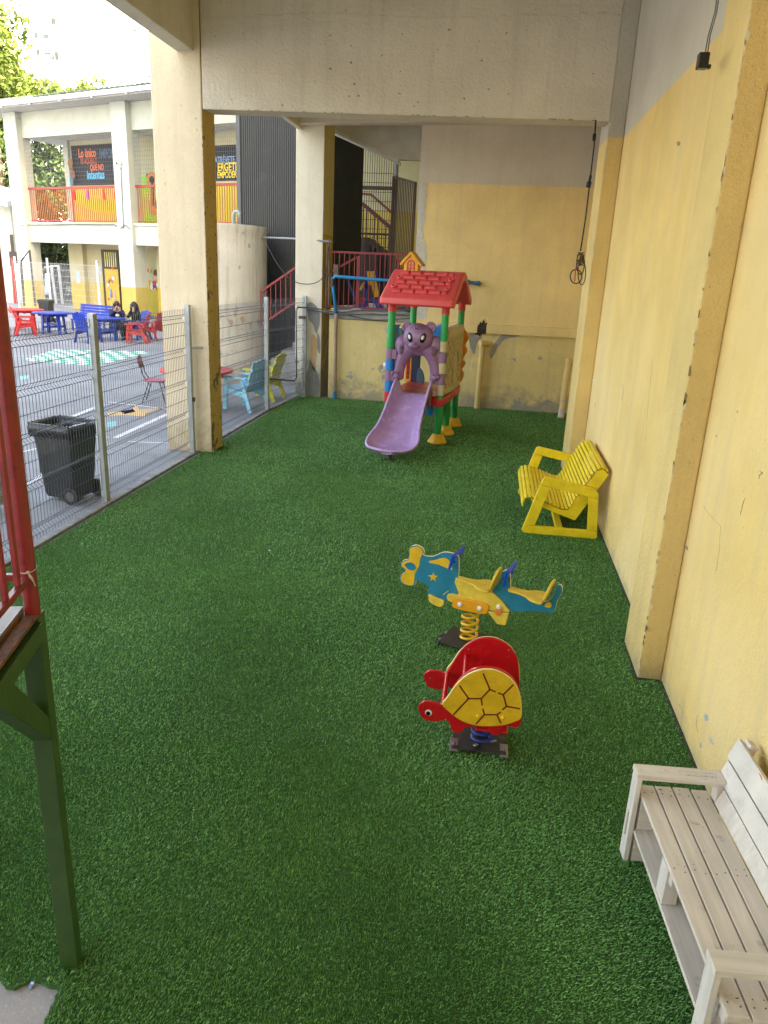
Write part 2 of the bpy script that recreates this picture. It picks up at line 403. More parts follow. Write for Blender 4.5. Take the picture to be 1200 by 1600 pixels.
# flaked corners, scuffs and hairline cracks
def blotch(rnd, r, n=9, sx=1., sy=1.): return [(sx*r*rnd.uniform(.5,1.25)*math.cos(a), sy*r*rnd.uniform(.5,1.25)*math.sin(a)) for a in [2*math.pi*i/n for i in range(n)]]
def corner_chips(name, x, y, z0_, z1, n, mat, parent, seed, fx_=-1, fy=-1, r=.012):
    """small flakes on both faces that meet at a vertical corner"""
    rnd = random.Random(seed); mb = MB()
    for k in range(n):
        z = rnd.uniform(z0_, z1); q = rnd.uniform(.35, 1.3)*r*(2.0 if rnd.random() < .12 else 1)
        if rnd.random() < .6: mb.ext([(max(-.002,a) if fx_ < 0 else min(.002,a), b) for a, b in blotch(rnd, q, 8, .7, 1.6)], (x, y-.0008, z), (1,0,0), Z, .0022)
        else: mb.ext([(max(-.002,a) if fy < 0 else min(.002,a), b) for a, b in blotch(rnd, q, 8, .7, 1.6)], (x+.0008*fx_, y, z), (0,1,0), Z, .0022)
    return mb.build(name, mat, parent, fix=True)
Z = Vector((0,0,1))
m_chip = stucco('paint_chip_pale', (.80,.72,.52), None, bump=.3); m_chipd = stucco('paint_chip_dark', (.30,.22,.12), None, bump=.3)
corner_chips('paint_chips', 1.199, 4.719, .02, 4.6, 70, m_chip, t, 1); corner_chips('paint_chips', 1.169, 9.999, .1, 4.2, 60, m_chip, t, 2)
corner_chips('dark_chips', 1.199, 4.719, .02, 3.6, 22, m_chipd, t, 3)
def wallmark(name, pix, mat, x=X_WALL, th=.0016, smooth=True):
    q = [xp(a, b, x) for a, b in pix]; P = [(p.y, p.z) for p in q]
    if smooth: P = [(v[0], v[1]) for v in crom(P, 3)]
    mb = MB(); mb.ext(P, (x-.0005,0,0), (0,1,0), Z, th); return mb.build(name, mat, t, fix=True)
def crack(pix, x=X_WALL, r=.0016):
    q = [xp(a, b, x-.0005) for a, b in pix]; rnd = random.Random(int(pix[0][0])); P = []
    for a, b in zip(q, q[1:]):
        for k in range(6): p = a.lerp(b, k/6); P.append((p.x, p.y+rnd.uniform(-.004,.004), p.z+rnd.uniform(-.004,.004)))
    mb = MB(); mb.tube(P, r, 4, rr=[r*rnd.uniform(.4,1.2) for _ in P]); return mb.build('crack', m_crk, t)
m_crk = paint('crack_dark', (.32,.24,.13), .9); m_scf = stucco('scuff', (.62,.50,.30), None, bump=.4); m_gry = stucco('bare_spot', (.52,.50,.46), None, bump=.6)
crack([(1157,805),(1160,790),(1165,776)], r=.003); crack([(1186,748),(1187,742),(1192,738),(1186,736)], r=.003); crack([(1060,1098),(1066,1112),(1064,1130),(1070,1150),(1069,1168)]); crack([(1090,1118),(1088,1132),(1091,1148)]); crack([(1098,790),(1112,808),(1126,822),(1124,860),(1118,900)], r=.0012); crack([(973,600),(974,615),(971,628)], r=.0022); crack([(1020,560),(1012,640),(1008,700)], r=.001)
for P_ in ([(1100,1117),(1104,1115),(1107,1124),(1102,1127)],[(1108,1150),(1113,1155),(1116,1164),(1110,1160)],[(1094,1160),(1097,1164),(1094,1169)]): wallmark('bare_spot', P_, m_gry)
for P_ in ([(1058,222),(1062,221),(1063,226),(1059,228)],[(953,282),(957,284),(955,292)],[(912,592),(922,590),(930,594),(921,598)],[(1118,681),(1120,680),(1120,683)],[(1071,855),(1074,853),(1075,860)],[(1151,643),(1153,642),(1153,645)]): wallmark('scuff', P_, m_crk if P_[0][0] > 940 else m_chip)
# --- back wall
t = empty('back_wall', (0, Y_BACK, 0), 'yellow back wall with grey upper band behind the slide tower', 'wall')
mb = MB(); mb.box(-1.60, 1.948, Y_BACK, Y_BACK+.25, 1.66, 5.75); mb.build('wall', m_back, t)
rnd = random.Random(9); zz_ = list(np.linspace(1.70, 4.23, 26)); mb = MB()
P = [(-1.60, 1.70)]+[(-1.42+.05*math.sin(z*3)+rnd.uniform(-.035,.035)+(.16 if z < 2.1 else 0), z) for z in zz_]+[(-1.60, 4.23)]
mb.ext(P, (0,Y_BACK-.003,0), (1,0,0), (0,0,1), .005)
mb.build('bare_plaster_strip', stucco('whitish_plaster', (.74,.70,.60), None, stain=(.45,.4,.3), streak=.4, bump=.9), t, fix=True)
mb = MB(); mb.box(-3.30, 1.948, Y_BACK+.0, Y_BACK+.24, -.1, 1.62); mb.build('lower_wall', m_backlow, t)
# boxed duct along the wall, broken open at one place
mb = MB(); mb.box(-1.62,-.28,Y_BACK-.07,Y_BACK-.002,1.50,1.68); mb.box(-.10,1.94,Y_BACK-.07,Y_BACK-.002,1.50,1.68)
mb.build('duct', m_back, t, bevel=.01)
mb = MB()
pts = [(-.33,1.47),(-.29,1.55),(-.30,1.60),(-.25,1.66),(-.24,1.72),(-.20,1.69),(-.17,1.765),(-.14,1.70),(-.09,1.70),(-.085,1.62),(-.10,1.50),(-.14,1.47),(-.17,1.49),(-.22,1.44),(-.27,1.47)]
mb.ext([(p[0],p[1]) for p in pts], (0,Y_BACK-.012,0), (1,0,0), (0,0,1), .02); mb.build('broken_hole', paint('hole_dark', (.07,.05,.035), .9, .5, 30), t)
# patches of bare cement
mb = MB()
for P_ in ([(733,520),(748,517),(752,527),(745,535),(741,553),(736,545),(733,532)],[(775,533),(790,520),(817,517),(812,525),(790,530),(778,541),(768,560),(766,552)],[(800,640),(815,632),(832,636),(850,641),(840,645),(812,643)]):
    q = [yp(px, py, Y_BACK-.004) for px, py in P_]; q = crom([(a.x, a.z) for a in q], 4)
    mb.ext([(p[0],p[1]) for p in q], (0,Y_BACK-.003,0), (1,0,0), (0,0,1), .008)
mb.build('cement_patch', stucco('cement_patch', (.44,.42,.38), None, bump=1.0), t)
# landing slab edge with cables on
t = empty('upper_landing', (-2.4, 15.6, 1.6), 'raised concrete landing behind the low yellow wall', 'landing')
mb = MB(); mb.box(-3.30,-1.605,Y_BACK+.002,19.5,1.63,1.80); mb.build('slab', paint('slab_concrete', (.42,.41,.38), .85, .2, 4, .5), t, bevel=.01)
# --- beams and ceiling
t = empty('cross_beam', (-1.2, 10, 4.42), 'deep grey rendered concrete beam crossing above the slide', 'beam')
mb = MB(); mb.hexa([(-3.84,10.0,4.44),(1.17,10.0,4.39),(1.17,10.34,4.39),(-3.84,10.34,4.44),(-3.84,10.0,5.75),(1.17,10.0,5.75),(1.17,10.34,5.75),(-3.84,10.34,5.75)]); mb.build('beam', m_beam, t, bevel=.012)
rnd = random.Random(21); mb = MB()
for k in range(40):
    mb.ext(blotch(rnd, rnd.uniform(.004,.014), 8, 1.3, 1), (rnd.uniform(-3.7,1.1), 9.9990, rnd.uniform(4.46,5.6)), (1,0,0), Z, .003)
for k in range(34):
    xx = rnd.uniform(-3.8,1.1); mb.ext(blotch(rnd, rnd.uniform(.003,.012)*(1.8 if xx > .2 else 1), 8, 2.2, .5), (xx, 9.9990, 4.446-.01*(xx+3.84)), (1,0,0), Z, .003)
mb.build('dirt_marks', stucco('beam_dirt', (.30,.26,.20), None, bump=.5), t, fix=True)
mb = MB(); P = []
for k in range(60): xx = -3.7+4.85*k/59; P.append((xx, 9.998, 5.46+.025*math.sin(xx*2.1)+rnd.uniform(-.012,.012)))
mb.tube(P, .008, 5, rr=[.008*rnd.uniform(.2,1.3) for _ in P]); mb.build('formwork_ridge', m_beam, t, smooth=True)
t = empty('edge_beam', (-4.1, 5, 5.1), 'grey beam running along the open side at top left', 'beam')
mb = MB(); mb.box(-4.16,-3.93,-3,10.0,5.08,5.75); mb.build('beam', m_beam, t, bevel=.01)
mb = MB(); mb.box(-3.99,-3.9,10.46,15.3,5.1,5.75)
tag(mb.build('far_edge_beam', m_beam, bevel=.01), 'grey edge beam beyond the tall column, above the stair', 'beam')
t = empty('back_beam', (-1.2, 15.1, 5.1), 'concrete beam above the back wall from the middle column to the right', 'beam')
mb = MB(); mb.hexa([(-4.0,15.05,5.16),(1.948,15.05,5.30),(1.948,Y_BACK-.002,5.30),(-4.0,Y_BACK-.002,5.16),(-4.0,15.05,5.75),(1.948,15.05,5.75),(1.948,Y_BACK-.002,5.75),(-4.0,Y_BACK-.002,5.75)]); mb.build('beam', m_beam, t, bevel=.01)
mb = MB(); mb.box(-4.16,X_WALL+.3,-3,10.77,5.752,6.0); mb.box(-4.16,2.2,10.771,16,5.752,6.0); tag(mb.build('ceiling', m_beam), kind='structure')
mb = MB(); mb.box(X_WALL+.31,16,-45,10.6,-.02,25); mb.box(2.22,16,10.61,60,-.02,25); mb.box(-4.16,X_WALL+.3,-3,10.6,6.02,25); mb.box(-4.16,2.21,10.61,22,6.02,25); mb.box(-4.16,X_WALL+.3,-16,-9,-.02,25)  # unseen masses added to keep sun off the yard and trim fill light
tag(mb.build('sun_blocker', m_beam), 'unseen tall storeys added above, beside and behind the play area to block sun', 'building')
# --- columns
t = empty('tall_column', (-4.17, 10.2, 0), 'tall cream column with its shaded side coloured ochre standing by the mesh fence', 'column')
mb = MB(); mb.mi = 0
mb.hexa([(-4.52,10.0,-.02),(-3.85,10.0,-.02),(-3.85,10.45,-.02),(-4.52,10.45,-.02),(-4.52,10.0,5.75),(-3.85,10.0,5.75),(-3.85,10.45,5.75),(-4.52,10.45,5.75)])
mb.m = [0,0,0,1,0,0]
o = mb.build('shaft', [m_colf, m_col_shade], t, bevel=.015)
m_dkc = stucco('column_dark_flake', (.14,.10,.06), None, bump=.5)
corner_chips('flaked_corner', -3.849, 10.001, .03, 4.3, 90, m_dkc, t, 5, 1, -1, .009)
rnd = random.Random(8); mb = MB()
for k in range(46):
    z = rnd.uniform(.1,4.3); yy = rnd.uniform(10.05,10.4); P = blotch(rnd, rnd.uniform(.004,.016), 8, 1, 1.7); mb.ext(P, (-3.8492,yy,z), (0,1,0), Z, .0024)
mb.build('flake_marks', m_dkc, t, fix=True)
mb = MB()
for k in range(30):
    z = rnd.uniform(.3,5.0); xx = rnd.uniform(-4.45,-3.9); P = blotch(rnd, rnd.uniform(.003,.010), 8, 1, 1.7); mb.ext(P, (xx,9.9992,z), (1,0,0), Z, .0024)
mb.build('scuff_marks', stucco('column_scuff', (.50,.38,.22), None, bump=.4), t, fix=True)
t = empty('middle_column', (-3.72, 15.5, 0), 'cream column with yellow side between black cladding and red railing', 'column')
m_c2 = stucco('cream_render_far', (.78,.72,.56), None, stain=(.5,.42,.3), chip=(.36,.35,.34), chip_lo=.475, chipz=1.7, low_stain=(.36,.34,.3), zstain=.7, bump=.5)
m_c2s = stucco('yellow_side_far', (.60,.44,.08), (.74,.62,.26), 3.25, stain=(.3,.22,.1), chip=(.3,.25,.2), chip_lo=.47, chipz=2.0, low_stain=(.2,.16,.1), zstain=1.3, bump=.6)
mb = MB(); mb.hexa([(-4.02,Y_BACK,-.02),(-3.46,Y_BACK,-.02),(-3.46,Y_BACK+.95,-.02),(-4.02,Y_BACK+.95,-.02),(-4.02,Y_BACK,5.75),(-3.46,Y_BACK,5.75),(-3.46,Y_BACK+.95,5.75),(-4.02,Y_BACK+.95,5.75)]); mb.m = [0,0,0,1,0,0]
mb.build('shaft', [m_c2, m_c2s], t, bevel=.012)
for P_, m_ in (([(478,478),(486,472),(497,482),(500,496),(499,508),(494,521),(489,507),(483,500),(481,490)], 0), ([(484,562),(490,572),(497,585),(500,600),(500,613),(474,614),(480,603),(478,588),(482,575)], 0), ([(487,523),(496,533),(494,560),(491,580),(486,560)], 1), ([(496,520),(500,530),(500,552),(496,545)], 0), ([(465,600),(472,598),(476,614),(464,614)], 0)):
    q = [yp(a, b, Y_BACK) for a, b in P_]; pp = crom([(p.x, p.z) for p in q], 4); pp = [(min(v[0], -3.462), max(v[1], .0)) for v in pp]
    mb = MB(); mb.ext(pp, (0,Y_BACK-.0016,0), (1,0,0), Z, .003); mb.build('peeled_patch', (stucco('peeled_cement', (.34,.34,.33), None, bump=1.0) if m_ == 0 else stucco('peeled_undercoat', (.70,.47,.24), None, bump=.6)), t, fix=True)
# --- pipes on back wall
m_pipey = stucco('pipe_yellow', (.74,.56,.24), None, stain=(.5,.4,.3), bump=.2)
t = empty('drain_pipe', (-.15, 15.2, 0), 'yellow painted drain pipe stub with capped top on the back wall', 'pipe')
mb = MB(); mb.tube([(-.16,15.2,0),(-.15,15.2,1.25),(-.14,15.2,1.31)], .058, 14); mb.build('pipe', m_pipey, t, autosm=50)
mb = MB(); mb.tube([(-.20,15.16,1.30),(-.06,15.26,1.30)], .066, 14); mb.build('cap', m_pipey, t, autosm=50)
t = empty('drain_pipe', (1.1, 14.9, 0), 'yellow drain pipe wrapped in tape in the back right corner', 'pipe')
mb = MB(); mb.tube([(1.49,14.70,0),(1.505,14.82,.25),(1.535,15.02,.7),(1.56,15.15,1.02)], .058, 14); mb.build('pipe', m_pipey, t, autosm=50)
mb = MB(); mb.tube([(1.488,14.695,.0),(1.501,14.78,.17)], .063, 14); mb.tube([(1.509,14.84,.30),(1.511,14.85,.32)], .064, 14); mb.build('tape', paint('tape', (.6,.5,.44), .6), t, autosm=50)
mb = MB(); mb.tube([(1.56,15.12,1.0),(1.555,15.24,1.07)], .066, 14); mb.build('cap', m_pipey, t, autosm=50)
# ================================================================== MESH FENCE along the turf
m_galv = paint('galvanised', (.46,.49,.50), .5, .12, 7, 0, dirt=(.3,.3,.28), dirt_amt=.5, metal=.35)
m_wire = paint('fence_wire', (.13,.14,.17), .5, .1, 5, metal=.3)
FOLDS = (.11, .55, .99, 1.43, 1.87)
def fold_profile(top):
    P = [(.02, 0)]
    for z in FOLDS: P += [(z-.05, 0), (z-.012, .036), (z+.012, .036), (z+.05, 0)]
    P.append((top, 0)); return P
def fence_panel(A, B, parent, top=2.0, name='wire_panel', z0off=0.0, r=.0030):
    A, B = Vector((*A, 0)), Vector((*B, 0)); L = (B-A).length; d = (B-A)/L; nrm = Vector((-d.y, d.x, 0)); nrm = nrm if nrm.x < 0 else -nrm
    mb = MB(); n = int(L/.052)
    for i in range(n+1):
        p = A+d*(L*i/n)
        mb.tube([p+nrm*o+Vector((0,0,z+z0off)) for z, o in fold_profile(top)], r, 4)
    hz = [(z+q, 0) for z in FOLDS for q in (-.05, .05)]+[(.33,0),(.77,0),(1.21,0),(1.65,0)]
    for z, o in hz: mb.tube([A+nrm*(o+.006)+Vector((0,0,z+z0off)), B+nrm*(o+.006)+Vector((0,0,z+z0off))], r*1.15, 4)
    for z in FOLDS: mb.tube([A+nrm*.042+Vector((0,0,z+z0off)), B+nrm*.042+Vector((0,0,z+z0off))], r*1.15, 4)
    return mb.build(name, m_wire, parent)
def sq_post(mb, x, y, w, d, z1, z0_=-.02): mb.box(x-w/2, x+w/2, y-d/2, y+d/2, z0_, z1); return mb
t = empty('mesh_fence', (-4.1, 8.5, 0), 'long grey welded wire fence with galvanised posts beside the turf', 'fence')
fence_panel((-4.13,4.70),(-4.13,7.38), t); fence_panel((-4.13,7.48),(-4.13,9.85), t)
fence_panel((-4.13,1.95),(-4.13,4.62), t)
for x, y, w in ((-4.12,7.43,.085),(-4.10,9.90,.075),(-4.12,4.66,.08)):
    mb = MB(); sq_post(mb, x, y, .065, w, 2.05)
    p = mb.build('post', m_galv, t, bevel=.004)
mb = MB(); mb.tube([(-4.07,9.90,1.48),(-3.97,9.98,1.48)], .014, 8); mb.ell((-3.96,9.985,1.48), .022,.022,.022, 8, 6); mb.build('bracket', m_galv, t)
mb = MB(); mb.box(-4.06,-4.035,9.86,9.90,.74,.80); mb.build('clamp', paint('black_clamp', (.02,.02,.02), .5), t)
t = empty('mesh_fence', (-4.1, 12, 0), 'short grey wire fence run between the tall column and the stair gate', 'fence')
fence_panel((-4.14,10.47),(-4.10,13.46), t)
mb = MB(); sq_post(mb, -4.08, 13.50, .07, .09, 2.06); mb.build('post', m_galv, t, bevel=.004)
for k in range(6): mb = MB(); mb.box(-4.125,-4.11,13.45,13.52,.3+k*.32,.34+k*.32); mb.build('clamp', m_galv, t)
# gate leaf with bent pipe frame, clear sheet behind it and end post
t = empty('stair_gate', (-3.95, 14.6, 0), 'low wire gate with grey pipe frame in front of the outside stair', 'gate')
fence_panel((-4.08,13.56),(-3.80,15.18), t, top=2.02)
mb = MB(); sq_post(mb, -3.80, 15.22, .085, .07, 2.05); mb.build('post', m_galv, t, bevel=.004)
g = lambda x, y, yy=14.9: yp(x, y, yy)
mb = MB(); a = g(420,592,13.7); b = g(460,595); c = g(463,590); d_ = g(463,486); e_ = g(465,480); mb.tube([a,b,c,d_,e_,g(480,481,15.05)], .016, 8)
mb.build('gate_frame', paint('grey_pipe', (.16,.16,.17), .5, .1, metal=.4), t, smooth=True)
mb = MB(); q = g(472,496,15.1); mb.box(q.x-.07,q.x+.07,15.08,15.13,q.z-.03,q.z+.03); mb.build('lock_box', paint('rusty_lock', (.16,.10,.06), .7, .3, 30), t, bevel=.006)

# ================================================================== STAIR LANDING, near left
D = Vector((.26,-.966,0)).normalized(); Nn = Vector((.966,.26,0)).normalized(); C0 = Vector((-1.365,1.985,0)); Z = Vector((0,0,1))
m_gst = paint('green_steel', (.040,.095,.020), .45, .15, 9, .15, dirt=(.12,.06,.03), dirt_amt=.35)
m_red = paint('red_rail_paint', (.24,.014,.012), .32, .18, 14, .1, bscale=30, dirt=(.05,.015,.012), dirt_amt=.6)
m_red_backlit = paint('backlit_rail_dark', (.025,.012,.010), .5, .3, 14, .1, dirt=(.12,.03,.02), dirt_amt=.5)  # upper railing post: darkness of backlighting put into the colour
m_rust = paint('rusty_steel', (.16,.065,.025), .8, .35, 18, .6, dirt=(.05,.03,.02), dirt_amt=.7)
def tr(px, py, P=C0, d=D): q = pl(px, py, P, d); return ((q-Vector((P[0],P[1],0))).dot(d), q.z)
t = empty('stair_landing', (C0.x, C0.y, 0), 'tiled stair landing on a green steel frame with a braced square post', 'landing')
mb = MB(); c = C0-Nn*.0325-D*.03
mb.hexa([C0+Z*-.02, C0-D*.06+Z*-.02, C0-D*.06-Nn*.065+Z*-.02, C0-Nn*.065+Z*-.02, C0+Z*1.49, C0-D*.06+Z*1.49, C0-D*.06-Nn*.065+Z*1.49, C0-Nn*.065+Z*1.49][::1])
mb.build('post', m_gst, t, fix=True, bevel=.003)
pts = [tr(71,957), tr(-30,1095), tr(-30,1117), tr(22,1066), tr(69,996)]
bz1 = pts[0][1]; z_b0 = tr(69,996)[1]
mb = MB(); L = 2.6
mb.bar(C0-Nn*.0335+D*.0+Z*(1.49-.045), C0-Nn*.0335+D*L+Z*(1.49-.045), .09, .06); mb.build('edge_beam', m_gst, t, bevel=.003)
mb = MB(); mb.bar(C0-Nn*.0325-D*.03-Nn*.035+Z*1.445, C0-Nn*2.0-D*.03+Z*1.445, .09, .06); mb.build('edge_beam', m_gst, t, bevel=.003)
a = tr(84,1130); s1, z1 = a
mb = MB(); b1, b2 = tr(82,1112), tr(85,1151); u1, u2 = tr(22,1066), tr(-6,1098)
def P3(q, o=0): return C0+D*q[0]+Z*q[1]-Nn*o
k = (1.40-b1[1])/max(.01,(u1[1]-b1[1])); top1 = (b1[0]+(u1[0]-b1[0])*k, 1.40)
k2 = (1.40-b2[1])/max(.01,(u2[1]-b2[1])); top2 = (b2[0]+(u2[0]-b2[0])*k2, 1.40)
q1, q2 = (0.001, b1[1]), (0.001, b2[1])
mb.hexa([P3(q2,.002), P3(top2,.002), P3(top2,.062), P3(q2,.062), P3(q1,.002), P3(top1,.002), P3(top1,.062), P3(q1,.062)])
mb.build('brace', m_gst, t, fix=True, bevel=.003)
# rusty angle, mortar and tiles
mb = MB(); mb.bar(C0-Nn*.0235+Z*1.496, C0-Nn*.0235+D*L+Z*1.496, .046, .011); mb.bar(C0-Nn*.050+D*.02+Z*1.501, C0-Nn*.050+D*L+Z*1.501, .006, .030); mb.build('edge_strip', m_rust, t, bevel=.003)
m_tile = paint('landing_tile', (.36,.35,.36), .45, .2, 9, .3, dirt=(.2,.17,.15), dirt_amt=.5)
mb = MB(); step = .33
for i in range(7):
    for j in range(6):
        o_ = C0-Nn*(.054+j*step)+D*(i*step-.03); lo = o_+Z*1.497; s_ = step-.006
        mb.hexa([lo, lo+D*s_, lo+D*s_-Nn*s_, lo-Nn*s_, lo+Z*.02, lo+D*s_+Z*.02, lo+D*s_-Nn*s_+Z*.02, lo-Nn*s_+Z*.02])
mb.build('tile', m_tile, t, fix=True)
mb = MB(); lo = C0-Nn*.054-D*.03+Z*1.46; W_ = 6*step; LL = 7*step
mb.hexa([lo, lo+D*LL, lo+D*LL-Nn*W_, lo-Nn*W_, lo+Z*.035, lo+D*LL+Z*.035, lo+D*LL-Nn*W_+Z*.035, lo-Nn*W_+Z*.035]); mb.build('slab', m_bare, t, fix=True)
# railing
t = empty('landing_railing', (C0.x, C0.y, 1.5), 'red tube railing standing on the near stair landing at far left', 'railing')
PC = C0-Nn*.0225-D*.018
mb = MB(); mb.tube([PC+Z*1.492, PC+Z*2.0, PC+Z*2.62], .0245, 20); mb.build('post', m_red, t, autosm=50)
mb = MB(); mb.tube([PC+Z*2.6205, PC+Z*3.3], .0247, 20); mb.build('post', m_red_backlit, t, autosm=50)
mb = MB(); mb.bar(PC+D*.02+Z*1.625, PC+D*2.3+Z*1.625, .022, .022); mb.build('bottom_rail', m_red, t, bevel=.003)
mb = MB(); mb.bar(PC-Nn*.02+Z*1.625, PC-Nn*1.9+Z*1.625, .022, .022); mb.build('bottom_rail', m_red, t, bevel=.003)
mb = MB(); mb.bar(PC+D*.02+Z*2.62, PC+D*2.3+Z*2.62, .03, .03); mb.build('top_rail', m_red, t, bevel=.003)
mb = MB(); mb.bar(PC-Nn*.02+Z*2.62, PC-Nn*1.9+Z*2.62, .03, .03); mb.build('top_rail', m_red, t, bevel=.003)
for i in range(14):
    q = PC+D*(.095+i*.105); mb = MB(); mb.bar(q+Z*1.636, q+Z*2.605, .016, .016); mb.build('baluster', m_red, t, bevel=.002)
for i in range(12):
    q = PC-Nn*(.12+i*.12); mb = MB(); mb.bar(q+Z*1.636, q+Z*2.605, .016, .016); mb.build('baluster', m_red, t, bevel=.002)
m_str = paint('string', (.55,.48,.4), .8)
mb = MB(); ring = [PC+Vector((math.cos(a)*.0275, math.sin(a)*.0275, 1.655+.006*math.sin(a*1))) for a in np.linspace(0, 2*math.pi, 17)[:-1]]
mb.tube(ring, .0022, 5, closed=True); f = (CAM-PC-Z*1.65); f.z = 0; f.normalize()
k0 = PC+f*.028+Z*1.652; mb.ell(k0, .006,.006,.005, 8, 6); mb.tube([k0, k0+Vector((.012,0,-.02)), k0+Vector((.02,0,-.045))], .0022, 5); mb.tube([k0, k0+Vector((.004,0,-.018)), k0+Vector((.014,0,-.03))], .002, 5)
tag(mb.build('string_tie', m_str), 'pale string knotted round the red railing post', 'string')

# ================================================================== WHEELED BIN
def rrect(w, d, r, n=5):
    out = []
    for cx, cy, a0 in ((w/2-r, d/2-r, 0), (-w/2+r, d/2-r, 90), (-w/2+r, -d/2+r, 180), (w/2-r, -d/2+r, 270)):
        for k in range(n+1): a = R_(a0+90*k/n); out.append((cx+r*math.cos(a), cy+r*math.sin(a)))
    return out
m_bin = paint('bin_plastic', (.028,.032,.034), .42, .2, 6, .08, dirt=(.14,.13,.11), dirt_amt=.35)
m_bag = paint('bag_plastic', (.02,.022,.028), .22, .3, 20, .9, bscale=26)
m_rub = paint('rubber', (.018,.018,.018), .6)
def make_bin(lid=False):
    t = empty('wheeled_bin', (0,0,0), '', 'bin')
    mb = MB(); rings = []
    for z, w, d in ((.05,.36,.38),(.10,.38,.41),(.55,.43,.48),(.80,.455,.52),(.80,.50,.57),(.87,.50,.57),(.87,.45,.51),(.30,.40,.44)):
        rings.append([Vector((x, y, z)) for x, y in rrect(w, d, .05)])
    mb.loft(rings); mb.build('body', m_bin, t, autosm=35, world=False)
    mb = MB()
    for x in (-.14, -.05, .05, .14): mb.box(x-.012, x+.012, -.262, -.225, .30, .78)
    mb.build('front_rib', m_bin, t, bevel=.004, world=False); mb = MB()
    mb.bar((-.2,.30,.86),(.2,.30,.86), .03, .03)
    mb.bar((-.2,.26,.84),(-.2,.31,.86), .03, .03); mb.bar((.2,.26,.84),(.2,.31,.86), .03, .03)
    mb.build('handle', m_bin, t, bevel=.004, world=False)
    for s in (-1, 1):
        mb = MB(); mb.cyl((s*.19,.20,.10),(s*.24,.20,.10), .10, 24); wt = mb.build('wheel', m_rub, t, autosm=50, bevel=.01, world=False)
        mb = MB(); mb.cyl((s*.235,.20,.10),(s*.246,.20,.10), .055, 18); mb.build('hub', paint('hub_grey', (.10,.10,.10), .5), wt, autosm=50, world=False)
    if lid:
        mb = MB(); mb.loft([[Vector((x,y,z)) for x, y in rrect(w, d, .06)] for z, w, d in ((.875,.53,.60),(.90,.53,.60),(.935,.45,.52))]); mb.build('lid', m_bin, t, autosm=35, world=False)
    else:
        rnd = random.Random(4); mb = MB(); rings = []
        for z, w, d in ((.76,.52,.59),(.83,.525,.60),(.885,.53,.60),(.89,.47,.54),(.80,.42,.48),(.5,.40,.44),(.42,.2,.2)):
            rr_ = rrect(w, d, .06, 8); rings.append([Vector((x*(1+rnd.uniform(-.018,.018)), y*(1+rnd.uniform(-.018,.018)), z+rnd.uniform(-.02,.02)*(1.4 if z < .8 else .5))) for x, y in rr_])
        mb.loft(rings); mb.build('bag', m_bag, t, smooth=True, world=False)
    return t
b1_ = make_bin(); place(b1_, (-4.60, 7.52, -.02), R_(-100), 'open black wheeled bin with a bag folded over its rim, against the fence')
b2_ = make_bin(lid=True); q = z0(38, 508); place(b2_, (q.x, q.y+1.6, -.02), R_(10), 'closed dark bin standing behind the far red table')

# ================================================================== YELLOW SLATTED BENCH by the wall
m_yb = paint('yellow_bench_paint', (.80,.60,.012), .42, .10, 7, .25, bscale=25, dirt=(.45,.28,.03), dirt_amt=.5)
t = empty('slatted_bench', (.85, 8.3, 0), 'bright yellow slatted bench with curved seat and slab armrest frames by the wall', 'bench')
def board(mb, a, b, w, y0_, y1_):
    """flat board in an x-z plane from a to b (x,z), width w, between y0_ and y1_"""
    a, b = Vector((a[0],0,a[1])), Vector((b[0],0,b[1])); d = (b-a).normalized(); s = Vector((-d.z,0,d.x))*w/2
    P = [a-s, b-s, b+s, a+s]; mb.hexa([(p.x, y0_, p.z) for p in P]+[(p.x, y1_, p.z) for p in P])
for (ya, yb) in ((7.60,7.645),(9.04,9.085)):
    mb = MB()
    O = [(.50,.03),(.655,.59),(.70,.625),(1.20,.545),(1.245,.50),(1.29,.02),(1.27,0.0),(.53,.0)]
    I = [(.63,.095),(.745,.525),(1.14,.46),(1.18,.085)]
    # four boards butted as in the photo
    mb.ext([(.50,.03),(.53,.0),(1.27,0.0),(1.29,.02),(1.283,.088),(.515,.088)], (0,(ya+yb)/2,0),(1,0,0),(0,0,1), .045)
    mb.ext([(.517,.0895),(.632,.0895),(.752,.522),(.642,.545)], (0,(ya+yb)/2,0),(1,0,0),(0,0,1), .041)
    mb.ext([(1.178,.0895),(1.282,.0895),(1.248,.44),(1.150,.455)], (0,(ya+yb)/2,0),(1,0,0),(0,0,1), .041)
    mb.ext([(.643,.5465),(.765,.5245),(1.148,.4565),(1.249,.4415),(1.243,.50),(1.20,.552),(.70,.635),(.668,.62)], (0,(ya+yb)/2,0),(1,0,0),(0,0,1), .044)
    mb.build('side_frame', m_yb, t, fix=True, bevel=.006)
prof = crom([(.488,.275),(.482,.32),(.502,.365),(.56,.395),(.66,.375),(.78,.335),(.90,.295),(.965,.30),(1.03,.42),(1.09,.54),(1.15,.66),(1.215,.745),(1.275,.765),(1.325,.72)], 8, closed=False)
